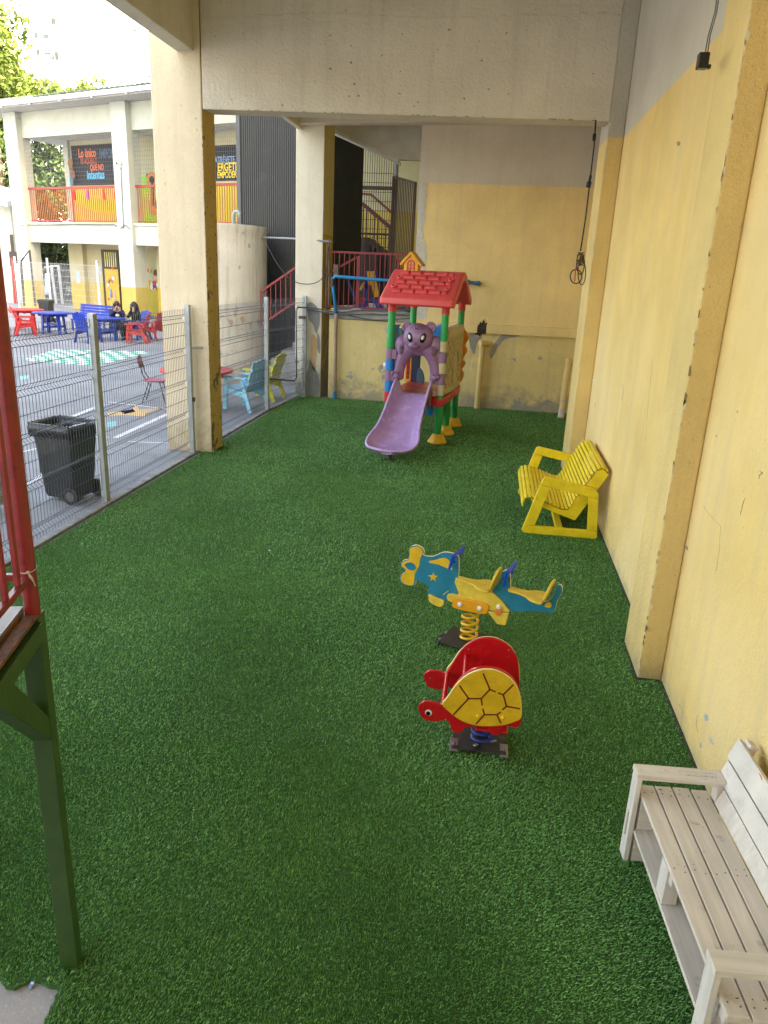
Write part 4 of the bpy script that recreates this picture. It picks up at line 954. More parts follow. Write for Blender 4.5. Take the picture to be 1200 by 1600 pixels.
mb.add(A+B+A2+B2, [(2*n_+i, 2*n_+(i+1)%n_, 3*n_+(i+1)%n_, 3*n_+i) for i in range(n_)]+[(i, (i+1)%n_, 2*n_+(i+1)%n_, 2*n_+i) for i in range(n_)]+[(n_+i, n_+(i+1)%n_, 3*n_+(i+1)%n_, 3*n_+i) for i in range(n_)])
mb.box(hx-.006,hx+.006,y_-.011,y_,2.61,2.775); mb.box(hx-.05,hx+.05,y_-.0105,y_,2.65,2.662); mb.box(hx-.05,hx+.05,y_-.0105,y_,2.70,2.712)
K(mb, 'chimney_window', p_red2, roof, fix=True)
# ---- bear arch
Zc = 8.571
def B_(x, y, yl=-.02): return L(590+x/Zc, 490+y/Zc, yl)
def BV(x, y, yl=-.02): a, b = B_(x, y, yl); return Vector((a, yl, b))
mb = MB()
for path, rr in (([(470,430),(380,520),(320,640),(290,760),(270,860)], (.13,.115,.092,.082,.085)), ([(620,430),(705,520),(755,640),(785,760),(785,860)], (.13,.115,.092,.082,.085))):
    P = crom([BV(a, b, .0) for a, b in path], 5, closed=False); n = len(P)
    rr2 = [np.interp(i/(n-1), np.linspace(0,1,len(rr)), rr) for i in range(n)]; mb.tube(P, .1, 16, rr=rr2)
mb2 = MB()
a0, b0 = B_(545,470); mb.ell((a0, .0, b0+.02), .30, .11, .13, 20, 12)
for x, y in ((330,420),(770,430)): mb.ell(BV(x,y,.0), .12,.09,.15, 16, 10)
for x, y in ((255,830),(765,870)): mb.ell(BV(x,y,-.0), .085,.075,.08, 16, 10)
K(mb, 'bear_arms', p_purp, smooth=True)
outp = [(240,885),(232,760),(236,640),(240,500),(262,420),(330,360),(440,300),(660,300),(770,370),(822,440),(832,560),(826,700),(822,905)]; inp = [(706,905),(704,800),(690,700),(655,610),(600,540),(545,512),(470,530),(410,600),(372,690),(352,780),(340,885)]
mb = MB(); P = [B_(a, b, .02) for a, b in outp+inp]; mb.ext(P, (0,.03,0), (1,0,0), Z, .07); K(mb, 'arch_panel', p_purp, bevel=.022, segs=3, fix=True, autosm=40)
mb = MB(); c = BV(545,325,-.06); mb.ell(c, .240,.15,.222, 28, 18); head = K(mb, 'bear_head', p_purp, smooth=True)
mb = MB()
for x, y in ((398,182),(712,188)):
    e = BV(x,y,-.03); mb.tube([e+Vector((math.cos(a)*.066,0,math.sin(a)*.066)) for a in np.linspace(0,2*math.pi,19)[:-1]], .022, 8, closed=True); mb.ell(e, .060,.012,.060, 14, 8)
K(mb, 'ear', p_purp, head, smooth=True)
mb = MB(); mb.ell(BV(490,425,-.17), .095,.075,.06, 18, 12); mb.ell(BV(487,410,-.235), .035,.03,.024, 12, 8)
K(mb, 'snout', p_purp, head, smooth=True)
for (x, y, tilt) in ((437,318,.35),(612,328,-.35)):
    c_ = BV(x,y,-.165); rot = Matrix.Rotation(-tilt if x > 500 else -tilt, 3, 'Y'); rz_ = Matrix.Rotation(-.45 if x < 500 else .42, 3, 'Z')
    mb = MB(); mb.ell(c_+Vector((0,-.015,0)), .050,.030,.078, 18, 12, rot=rz_@rot); e = K(mb, 'eye', m_blk, head, smooth=True)
    mb = MB(); mb.ell(c_+Vector((-.004 if x < 500 else .0,-.042,.008)), .022,.012,.036, 14, 10, rot=rz_@rot); K(mb, 'pupil', m_white, e, smooth=True)
mb = MB()
for x, y in ((500,175),(530,165),(562,172),(590,182)):
    a, b = BV(x,y+34,-.205+.0), BV(x+12,y-25,-.120); mb.tube([a, (a+b)/2+Vector((0,-.014,0)), b], .009, 6, rr=[.006,.015,.006])
K(mb, 'fur_tuft', p_purp, head, smooth=True)
for sgn, x, y in ((-1,308,480),(1,735,505)):
    mb = MB(); c_ = BV(x,y,-.09); mb.ell(c_, .058,.055,.075, 14, 10)
    for k in range(4): q = c_+Vector((sgn*(-.005)+.0,-.045,.045-.032*k)); mb.ell(q, .040,.020,.014, 10, 6, rot=Matrix.Rotation(sgn*.5, 3, 'Y'))
    K(mb, 'paw', p_purp, smooth=True)
for sgn, x, y in ((-1,250,830),(1,765,860)):
    mb = MB(); c_ = BV(x,y,-.07); mb.ell(c_, .062,.05,.055, 14, 10)
    for k, (dx, dz) in enumerate(((.060*sgn,.015),(.050*sgn,.050),(.015*sgn,.060),(-.025*sgn,.055))): mb.ell(c_+Vector((dx,-.03,dz)), .021,.022,.021, 10, 8)
    K(mb, 'foot_pad', p_purp, smooth=True)
for x0_, x1_, ys in ((-.42,-.30,(544,561,578,595)),(.42,.30,(550,567,584,601))):
    for a, b in ((ys[0],ys[1]),(ys[2],ys[3])):
        mb = MB(); px_ = 608 if x0_ < 0 else 690; mb.box(min(x0_,x1_),max(x0_,x1_),-.055,.055,zz(px_,b)+.006,zz(px_,a)-.006); K(mb, 'hinge_block', p_purp, bevel=.016)
# ---- side panel like a castle wall (right) and blue one (left)
def wallpanel(sx, m, name, y1=1.44):
    mb = MB(); s = sx/abs(sx)
    mb.loft([[Vector((sx+s*(a+dx), y, z)) for a, y in ((-.05,.07),(.05,.07),(.085,.07+(y1-.07)*.2),(.095,.07+(y1-.07)*.47),(.085,.07+(y1-.07)*.75),(.05,y1),(-.05,y1))] for z, dx in ((.76,-.01),(.80,.02),(.86,.0),(1.62,0),(1.66,.02),(1.74,.03),(1.79,.0))])
    o = K(mb, name, m, autosm=40, bevel=.012, fix=True); mb = MB()
    for r in range(9):
        z = .875+r*.083; y = .10+(.09 if r % 2 else 0)
        while y < y1-.12:
            if not (.50 < y < .86 and z < 1.42):
                bul = .052+.045*math.sin(math.pi*(y+.08-.07)/1.37); mb.box(sx+s*bul-.014, sx+s*bul+.014, y, y+.155, z, z+.068)
            y += .18
    if y1 > 1: mb.tube([(sx+s*.10, .68+.2*math.cos(a), 1.22+.2*math.sin(a)) for a in np.linspace(0, math.pi, 12)]+[(sx+s*.10,.48,.9)], .016, 8)
    K(mb, 'brick_relief', m, o, bevel=.012)
wallpanel(.42, p_beige, 'castle_panel'); wallpanel(-.42, p_blue, 'castle_panel', .42)
# ---- back panels
mb = MB(); P = crom([(.40,.80),(.50,.82),(.53,.95),(.49,1.02),(.55,1.12),(.50,1.2),(.56,1.34),(.52,1.44),(.57,1.56),(.50,1.68),(.42,1.66)], 4)
mb.ext([(p[0],p[1]) for p in P], (0,1.56,0), (1,0,0), (0,0,1), .07); K(mb, 'orange_panel', p_orange, bevel=.012, fix=True)
(xa, za), (xb, zb) = L(632,601,1.42), L(645,545,1.42)
mb = MB(); mb.box(xa,xb,1.39,1.45,.757,1.75); op = K(mb, 'climbing_panel', p_orange, bevel=.012)
mb = MB(); mb.box(xa+.03,xb-.035,1.38,1.39,.80,1.72); gp = K(mb, 'red_inset', plastic('inset_red', (.22,.012,.01), .5), op)
mb = MB()
for i in range(10): mb.box(xa+.03,xb-.035,1.372,1.381,.85+i*.095,.865+i*.095)
mb.box((xa+xb)/2-.03,(xa+xb)/2-.015,1.371,1.381,.80,1.72); K(mb, 'inset_ribs', p_red2, gp, bevel=.003)
xc = L(657,560,1.45)[0]
mb = MB(); mb.box(xb+.004,xc,1.40,1.48,.757,1.70); K(mb, 'navy_panel', p_navy, bevel=.015)
mb = MB(); xq, zq = L(662,601,1.3); mb.ext([(q[0],q[1]) for q in crom([(xc-.01,.758),(xc+.11,.758),(xc+.105,.88),(xc+.06,.98),(xc,1.0)], 4)], (0,1.33,0), (1,0,0), (0,0,1), .05); K(mb, 'slate_curve', p_slate, bevel=.01, fix=True)
x1_, z1_ = L(678,538,1.3); x2_, z2_ = L(692,510,1.3)
mb = MB(); mb.ext([(q[0],q[1]) for q in crom([(x1_-.05,z1_-.1),(x2_+.02,z1_-.1),(x2_+.03,z2_),(x1_+.06,z2_+.02),(x1_-.06,z2_-.12)], 5)], (0,1.34,0), (1,0,0), (0,0,1), .09); K(mb, 'blue_arch', p_blue, bevel=.02, fix=True)
x1_, z1_ = L(619,532,1.2); x2_, z2_ = L(631,514,1.2)
mb = MB(); mb.ext([(q[0],q[1]) for q in crom([(x1_,z1_-.15),(x2_,z1_-.15),(x2_,z2_-.05),(x1_+.05,z2_+.01),(x1_,z2_-.04)], 5)], (0,1.2,0), (1,0,0), (0,0,1), .07); K(mb, 'slate_curve', p_slate, bevel=.02, fix=True)
# ---- slide
ST = [(0.06,.765,.215,.20,.275),(-.06,.760,.215,.225,.280),(-.17,.72,.215,.235,.285),(-.32,.625,.21,.23,.285),(-.50,.505,.215,.22,.29),(-.68,.39,.22,.205,.295),(-.85,.295,.23,.19,.305),(-1.02,.215,.25,.175,.325),(-1.17,.170,.275,.15,.36),(-1.31,.15,.285,.115,.372),(-1.43,.14,.265,.085,.350),(-1.53,.138,.21,.062,.285),(-1.59,.142,.12,.052,.175)]
SX = .0
def slide_ring(y, z, hf, wh, ho):
    half = [(0,0),(hf*.55,.0),(hf*.86,.006),(hf*1.0,.028),(hf+(ho-hf)*.45,wh*.42),(hf+(ho-hf)*.85,wh*.85),(ho,wh)]
    return [Vector((SX-a, y, z+b)) for a, b in half[::-1]]+[Vector((SX+a, y, z+b)) for a, b in half[1:]]
# resample stations smoothly
S5 = []
for i in range(len(ST)-1):
    p = [ST[max(i-1,0)], ST[i], ST[i+1], ST[min(i+2,len(ST)-1)]]
    for k in range(4):
        tt = k/4; S5.append(tuple(.5*((2*p[1][j])+(p[2][j]-p[0][j])*tt+(2*p[0][j]-5*p[1][j]+4*p[2][j]-p[3][j])*tt*tt+(3*p[1][j]-p[0][j]-3*p[2][j]+p[3][j])*tt**3) for j in range(5)))
S5.append(ST[-1])
mb = MB(); rings = [slide_ring(*s) for s in S5]; mb.loft(rings, closed_ring=False)
e_ = rings[-1]; tipc = [Vector((v.x*.6+SX*.4, -1.62, v.z+.004)) for v in e_]; n0 = len(mb.v); mb.add(e_+tipc, [(i, i+1, len(e_)+i+1, len(e_)+i) for i in range(len(e_)-1)])
sl = K(mb, 'slide', p_slide, smooth=True, fix=True)
md = sl.modifiers.new('thick', 'SOLIDIFY'); md.thickness = .018; md.offset = 0
mb = MB(); left = [r[0] for r in rings]; right = [r[-1] for r in rings]
rim = left+[Vector((v.x, v.y, v.z)) for v in crom([left[-1], Vector((SX-.09,-1.63,.194)), Vector((SX,-1.64,.192)), Vector((SX+.09,-1.63,.194)), right[-1]], 4, closed=False)[1:-1]]+right[::-1]
mb.tube(rim, .021, 12); K(mb, 'slide_rim', p_slide, sl, smooth=True)
mb = MB()
for a, b in (((-.16,-1.41),(-.19,-1.30)),((-.11,-1.52),(-.10,-1.33)),((-.04,-1.55),(-.02,-1.33)),((.04,-1.55),(.04,-1.33)),((.12,-1.50),(.10,-1.35)),((.2,-1.41),(.165,-1.28))):
    mb.tube([(SX+a[0],a[1],.153),(SX+(a[0]+b[0])/2,(a[1]+b[1])/2,.1555),(SX+b[0],b[1],.161)], .0035, 5)
for s_ in (-1,1):
    mb.tube([(SX+s_*(r[2]*.80), r[0], r[1]+.0085) for r in S5[10:42]], .0032, 5)
K(mb, 'groove', paint('slide_groove', (.20,.11,.26), .5), sl)
mb = MB(); mb.tube([(SX,-1.40,.13),(SX,-1.40,.0)], .03, 12); mb.box(SX-.07,SX+.07,-1.44,-1.36,0,.02); K(mb, 'slide_foot', m_plate)
for s_ in (-1, 1):
    mb = MB(); mb.box(SX+s_*.275-.018, SX+s_*.275+.018, -.16, .02, .60, .90); K(mb, 'slide_bracket', p_purp, bevel=.01)
# ================================================================== SCHOOL BUILDING across the playground
FA = Vector((-22.3, 35.96, 0)); FU = Vector((.9246,-.381,0)).normalized(); FW = Vector((.381,.9246,0)).normalized()
def F(u, w, z): return FA+FU*u+FW*w+Z*z
def fbox(mb, u0, u1, w0, w1, z0_, z1): mb.hexa([F(u0,w0,z0_),F(u1,w0,z0_),F(u1,w1,z0_),F(u0,w1,z0_),F(u0,w0,z1),F(u1,w0,z1),F(u1,w1,z1),F(u0,w1,z1)]); return mb
def fpx(px, py, w=0): q = pl(px, py, FA+FW*w, FU); return ((q-FA-FW*w).dot(FU), q.z)
m_fw = stucco('school_white', (.48,.40,.11), (.49,.52,.46), 1.38, stain=(.6,.58,.42), streak=.25, bump=.1, bsc=6)
m_fb = stucco('school_cream', (.49,.51,.43), None, stain=(.6,.58,.42), streak=.25, bump=.1, bsc=6)
m_fi = stucco('school_inner_low', (.54,.42,.07), (.55,.50,.31), 1.38, stain=(.5,.42,.2), streak=.2, bump=.1, bsc=6)
m_fu = stucco('school_inner_up', (.62,.48,.05), (.56,.53,.35), 5.98, stain=(.6,.5,.2), streak=.2, bump=.1, bsc=6)
m_fc = paint('gallery_ceiling', (.55,.57,.60), .8)
m_maroon = paint('maroon_rail', (.30,.035,.03), .45, .15)
m_bal = paint('balcony_bars', (.34,.13,.05), .5, .1)
m_net = paint('net_wire', (.16,.17,.19), .6)
t = empty('school_building', FA, 'two storey cream school building with open galleries and red balcony rails across the yard', 'building')
for u in (-2.05, 5.5, 13.0):
    mb = MB(); fbox(mb, u, u+.95, 0, .7, -.02, 9.05); mb.build('pillar', m_fw, t)
mb = MB(); fbox(mb, -1.098, 5.498, .30, .62, 7.95, 9.05); fbox(mb, 6.452, 12.998, .30, .62, 7.95, 9.05); mb.build('upper_beam', m_fb, t)
mb = MB(); fbox(mb, -1.098, 5.498, .16, .66, 3.22, 4.05); fbox(mb, 6.452, 12.998, .16, .66, 3.22, 4.05); mb.build('slab_beam', m_fb, t)
mb = MB(); fbox(mb, -1.2, 5.55, .10, .66, 4.052, 4.16); fbox(mb, 6.4, 13.05, .10, .66, 4.052, 4.16); mb.build('ledge', m_fb, t)
mb = MB(); fbox(mb, -1.9, 16, .67, 3.4, 3.75, 4.10); fbox(mb, -1.9, 16, .64, 3.4, 8.05, 8.3); mb.build('gallery_floor', m_fc, t)
mb = MB(); fbox(mb, -.22, 16, 2.0, 2.2, 4.11, 8.04); mb.build('inner_wall', m_fu, t)
mb = MB(); fbox(mb, -.33, .75, 1.75, 1.995, 0, 3.74); fbox(mb, .75, 16, 2.0, 2.2, 0, 3.74); mb.build('inner_wall', m_fi, t)
mb = MB(); fbox(mb, -.22, .12, 1.85, 1.998, 4.11, 8.04); mb.build('inner_pillar', m_fb, t)
mb = MB(); fbox(mb, 6.6, 7.0, 1.2, 1.99, 0, 3.74); mb.build('inner_pillar', m_fi, t)
# roof
m_roof = paint('mossy_roof', (.10,.14,.11), .85, .4, 2.5, .6, dirt=(.05,.07,.05), dirt_amt=.7)
mb = MB()
mb.hexa([F(-3.4,-.75,9.30),F(16,-.75,9.30),F(16,5,10.0),F(-3.4,5,10.0),F(-3.4,-.75,9.36),F(16,-.75,9.36),F(16,5,10.08),F(-3.4,5,10.08)])
for k in range(65): u = -3.35+k*.3; a = F(u,-.77,9.385); b = F(u,5,10.1); mb.tube([a,b], .05, 6)
rf = mb.build('roof', m_roof, t)
mb = MB(); fbox(mb, -3.4, 16, -.72, .9, 9.06, 9.14); mb.build('soffit', paint('soffit', (.42,.42,.40), .8), t)
mb = MB(); fbox(mb, -3.4, 16, -.86, -.73, 9.12, 9.30); 
for k in range(9): fbox(mb, -3.0+k*2.1, -2.95+k*2.1, -.88, -.72, 9.05, 9.31)
mb.build('gutter', paint('gutter', (.62,.64,.66), .5, .2, 3, dirt=(.2,.2,.18), dirt_amt=.5), t)
# balcony rails, bars and nets
for (u0, u1) in ((-1.09, 5.49), (6.46, 12.99)):
    mb = MB(); mb.bar(F(u0,.35,5.70), F(u1,.35,5.70), .09, .10); mb.bar(F(u0,.35,4.24), F(u1,.35,4.24), .04, .04)
    for u in (2.2,): mb.bar(F(u0+3.2,.35,4.17), F(u0+3.2,.35,5.70), .05, .05)
    rl = mb.build('balcony_rail', m_maroon, t)
    mb = MB(); n = int((u1-u0)/.135)
    for k in range(n): u = u0+.07+k*.135; mb.bar(F(u,.35,4.2), F(u,.35,5.66), .032, .032)
    tag(mb.build('bars', m_bal, t), kind=None)
    mb = MB(); n = int((u1-u0)/.11)
    for k in range(n+1): u = u0+(u1-u0)*k/n; mb.tube([F(u,.33,5.75), F(u,.33,7.94)], .0045, 3)
    for k in range(12): z = 5.85+k*.18; mb.tube([F(u0,.33,z), F(u1,.33,z)], .0045, 3)
    mb.build('net', m_net, t)
# small paper garlands under the rail
for i, (u, c) in enumerate(((2.35,(.6,.02,.03)),(3.3,(.45,.06,.25)),(4.45,(.7,.02,.02)),(5.2,(.6,.02,.03)))):
    mb = MB(); mb.loft([[F(u+a*s,.28,5.62-d) for a in (-.07,.07)]+[F(u+.07*s,.25,5.62-d),F(u-.07*s,.25,5.62-d)] for d, s in ((0,.3),(.18,1),(.42,1.2),(.46,.9))]); mb.build('paper_tassel', paint('tassel%d' % i, c, .7), t)
# door with bars above and a painted leaf
m_dd = paint('door_dark', (.05,.035,.03), .5, .2)
(d0, dz1), (d1, _) = fpx(158,390,1.95), fpx(184,390,1.95)
mb = MB(); fbox(mb, d0, d1, 1.93, 1.999, 0, 3.02); dr = mb.build('door', m_dd, t)
mb = MB(); fbox(mb, d0+.18, d1-.05, 1.915, 1.929, .05, 2.1); mb.build('leaf', paint('door_yellow', (.62,.42,.05), .5, .15), dr)
mb = MB()
for k in range(6): u = d0+.24+k*.155; fbox(mb, u, u+.06, 1.915, 1.929, 2.2, 2.9)
mb.build('grille', paint('grille_yellow', (.70,.68,.22), .5), dr)
def blob(mb, u, z, ru, rz_, w=1.905, th=.012, n=14): mb.ext([(ru*math.cos(a), rz_*math.sin(a)) for a in np.linspace(0, 2*math.pi, n+1)[:-1]], F(u,w,z), FU, Z, th)
def bp(px, py, w=1.93): return fpx(px, py, w)
zc3 = lambda x, y: (140+x/8.571, 380+y/8.571)
def mural(items, name, w, parent=t):
    for i, (x, y, rx, ry, col) in enumerate(items):
        u, z = bp(*zc3(x, y), w); k = 30.5/1155/8.571*1.02; mb = MB(); blob(mb, u, z, rx*k, ry*k, w-.004*i, .003); mb.build(name, paint('mural_%s' % '_'.join('%d' % int(c*100) for c in col), col, .6, .05), parent)
mural([(308,340,20,28,(.75,.1,.02)),(285,640,30,38,(.22,.28,.42)),(290,700,26,45,(.10,.22,.45)),(340,690,24,50,(.75,.30,.28)),(330,740,30,14,(.75,.45,.4)),(258,750,18,22,(.4,.05,.15)),(260,845,20,22,(.6,.15,.02))], 'door_painting', 1.90, dr)
mb = MB()
for r_, c_, i in ((58,(.70,.15,.02),0),(48,(.55,.38,.28),1),(38,(.10,.10,.16),2)):
    mb = MB(); k = .0032; u, z = bp(*zc3(280,500), 1.90); mb.tube([F(u+r_*k*1.0*math.cos(a), 1.90-.002*i, z-.15+r_*k*1.3*math.sin(a)) for a in np.linspace(.15, math.pi, 12)], .02, 5); mb.build('rainbow', paint('rainbow%d' % i, c_, .6), dr)
mb = MB(); u, z = bp(*zc3(318,470),1.90); blob(mb, u, z, .10, .10, 1.895); u, z = bp(*zc3(248,560),1.90); blob(mb, u, z, .09, .08, 1.895); mb.build('cloud', paint('cloud_white', (.7,.7,.68), .6), dr)
# painted child on the wall at right
mural([(850,590,75,45,(.78,.76,.66)),(885,440,52,60,(.62,.36,.26)),(888,400,54,55,(.10,.025,.015)),(888,462,40,32,(.66,.40,.30)),(872,545,50,50,(.60,.02,.04)),(835,560,22,42,(.74,.72,.66)),(912,560,22,40,(.74,.72,.66)),(875,580,42,24,(.03,.05,.28)),(858,612,14,18,(.5,.02,.04)),(898,612,14,18,(.5,.02,.04)),(792,365,14,30,(.5,.02,.04)),(815,370,18,28,(.75,.50,.03)),(800,560,14,80,(.74,.52,.03))], 'wall_painting', 1.99)
# plates beside the door
mb = MB()
for x, y in ((120,350),(130,390)):
    u, z = bp(*zc3(x, y), 1.98); fbox(mb, u-.18, u+.18, 1.975, 1.996, z-.10, z+.10)
mb.build('sign_plate', paint('plate_grey', (.50,.55,.60), .5, .1), t)
u, z = bp(122,433,1.74); mb = MB(); fbox(mb, u-.14, u+.14, 1.735, 1.748, z-.28, z+.28); mb.build('notice', paint('notice_blue', (.45,.58,.72), .5), t)
# --- banners with the cut-out lettering
m_ban = paint('banner_black', (.016,.015,.018), .7, .2)
l_or = paint('letter_orange', (.80,.18,.05), .6); l_bl = paint('letter_blue', (.10,.42,.66), .6); l_db = paint('letter_slate', (.06,.14,.22), .6); l_rd = paint('letter_brick', (.45,.10,.04), .6); l_ye = paint('letter_yellow', (.85,.62,.03), .6); l_wb = paint('letter_pale_blue', (.25,.36,.55), .6)
u0, zt = fpx(111,228,1.98); u1 = 4.35; _, zb = fpx(118,290,1.98)
bn = empty('banner', F(2.2,1.97,6.9), 'black banner on the left gallery wall with orange and blue letters', 'banner')
mb = MB(); fbox(mb, u0, u1, 1.96, 1.985, zb, zt); mb.build('cloth', m_ban, bn)
TU, TV = FU, Z
def btext(s, px, py, size, mat, par, sx=1.0, bold=.01):
    u, z = fpx(px, py, 1.955); return text_mesh(s, size, 'lettering', mat, F(u,1.955,z), TU, TV, par, bold, .008, sx)
btext('Lo único', 136, 239.5, .55, l_or, bn, .66, .012); btext('IMPOSIBLE', 174, 240.5, .56, l_db, bn, .66, .008)
btext('ES AQUELLO', 139, 252, .34, l_rd, bn, .62, .004); btext('QUE NO', 151.5, 262, .38, l_or, bn, .66, .004); btext('intentas', 149.5, 273.5, .55, l_bl, bn, .72, .014)
u0, zt = fpx(330,228,1.98); u1, zb = fpx(376,282,1.98)
bn = empty('banner', F(10.6,1.97,6.9), 'black banner with yellow letters seen beside the tall column', 'banner')
mb = MB(); fbox(mb, u0-.5, u1+.6, 1.96, 1.985, zb, zt); mb.build('cloth', m_ban, bn)
btext('ATRÉVETE', 351, 250, .36, l_wb, bn, .70, .003); btext('ÉRGETE', 356, 261.5, .46, l_ye, bn, .74, .010); btext('EMPODÉRA', 357, 273.5, .36, l_ye, bn, .7, .005)
# green mural with a cardboard bear and guitar
u0, zt = fpx(222,274,1.98); u1, _ = fpx(262,274,1.98)
t2 = empty('green_mural', F(5.6,1.97,5.4), 'lime green panel with a cut-out bear face and guitar on the upper gallery', 'mural')
mb = MB(); fbox(mb, u0, u1+.6, 1.965, 1.99, 4.30, zt); mb.build('panel', paint('lime_panel', (.30,.62,.02), .6, .08), t2)
def gp(px, py, ru, rz_, m, nm, w): u, z = fpx(px, py, 1.96); mb = MB(); blob(mb, u, z, ru, rz_, w, .008, 18); return mb.build(nm, m, t2)
c_b = paint('card_brown', (.62,.26,.07), .7, .1); c_k = paint('card_black', (.02,.015,.01), .7)
gp(237.5,281,.36,.34,c_b,'bear_face',1.955); gp(231,275,.11,.11,c_k,'bear_ear',1.957); gp(244,274,.11,.11,c_k,'bear_ear',1.957); gp(237.5,281,.16,.16,c_k,'bear_nose',1.945)
gp(240,323,.36,.40,c_b,'guitar_body',1.955); gp(246,320,.12,.20,c_k,'guitar_hole',1.946)
u, z = fpx(238.5,302,1.95); mb = MB(); fbox(mb, u-.07,u+.07,1.94,1.95,z-.55,z+.42); mb.build('guitar_neck', c_k, t2)
u, z = fpx(230,302,1.95); mb = MB(); fbox(mb, u-.28,u+.28,1.945,1.955,z-.03,z+.03); fbox(mb, u-.28,u+.28,1.945,1.955,z-.14,z-.10); mb.build('stripe', l_ye, t2)
# cut-out monkey on the inner pillar
for i, (px, py) in enumerate(((110,255),(113.5,273))):
    u, z = fpx(px, py, 1.84); mb = MB(); blob(mb, u, z, .20, .22, 1.835, .01); blob(mb, u+.02, z-.03, .12, .12, 1.825, .008); a = mb.build('paper_animal', paint('animal_brown%d' % i, (.20,.09,.05) if i else (.24,.12,.04), .7), t)
u, z = fpx(111.5,283,1.84); mb = MB(); blob(mb, u, z, .10, .22, 1.833, .01); mb.build('paper_animal', paint('teal_card', (.02,.22,.36), .7), t)
# camera on the pillar with cable
t3 = empty('security_camera', F(5.95,-.1,6.9), 'small white security camera on the pillar of the school', 'camera')
u, z = fpx(188,257,-.05); mb = MB(); mb.ell(F(u,-.12,z+.05), .10,.10,.10, 12, 8); mb.bar(F(u,-.02,z-.1), F(u,-.16,z-.02), .09,.07); mb.build('housing', m_white, t3)
mb = MB(); mb.ell(F(u-.03,-.20,z+.03), .05,.05,.05, 10, 6); mb.build('lens', m_blk, t3)
mb = MB(); u2, zb2 = fpx(193,357,-.03); mb.tube([F(u,-.03,z-.1), F((u+u2)/2,-.03,(z+zb2)/2), F(u2,-.03,zb2)], .018, 5); mb.tube([F(u2-.2,-.03,zb2), F(u2+.1,-.03,zb2+.15), F(u2+.45,-.03,zb2-.02)], .02, 5); mb.build('cable', m_net, t3)
mb = MB(); mb.tube([F(-1.5,-.03,4.0), F(-1.1,-.03,3.96), F(2,.08,4.08), F(5.2,.08,4.1), F(5.5,-.03,3.98)], .02, 5)
tag(mb.build('wall_cable', m_net), 'thin cable looped along the ledge of the school gallery', 'cable')
# ---- low white house at far left
t = empty('side_house', z0(4,455,0)+Vector((-1,3,0)), 'low white house with sloping roof edge at the left of the school', 'building')
hy_ = 40
a, b = yp(-40,305,hy_), yp(24,322,hy_)
mb = MB(); c, d = yp(-40,480,hy_), yp(32,480,hy_)
mb.hexa([(a.x,hy_,-.02),(d.x,hy_,-.02),(d.x,hy_+1.2,-.02),(a.x,hy_+1.2,-.02),(a.x,hy_,a.z),(d.x,hy_,b.z),(d.x,hy_+1.2,b.z),(a.x,hy_+1.2,a.z)]); mb.build('wall', m_fb, t)
mb = MB(); mb.hexa([(a.x,hy_-.8,a.z+.01),(d.x+.4,hy_-.8,b.z-.12),(d.x+.2,hy_+1.2,b.z+.5),(a.x,hy_+1.2,a.z+.5),(a.x,hy_-.8,a.z+.30),(d.x+.4,hy_-.8,b.z+.12),(d.x+.2,hy_+1.2,b.z+.8),(a.x,hy_+1.2,a.z+.8)]); mb.build('roof', paint('house_roof', (.55,.56,.56), .7), t)
mb = MB(); q = yp(19,380,hy_); mb.box(q.x-.1,q.x+.1,hy_-.02,hy_-.002,q.z-.45,q.z+.45); q = yp(23,405,hy_); mb.box(q.x-.3,q.x+.3,hy_-.02,hy_-.002,q.z-.4,q.z+.4); mb.build('window', m_dd, t)
mb = MB(); q = yp(24,440,hy_-.3); mb.tube([(q.x-.1,hy_-.3,-.02),(q.x,hy_-.3,2.4)], .12, 8); mb.build('drain_pipe', m_maroon, t)

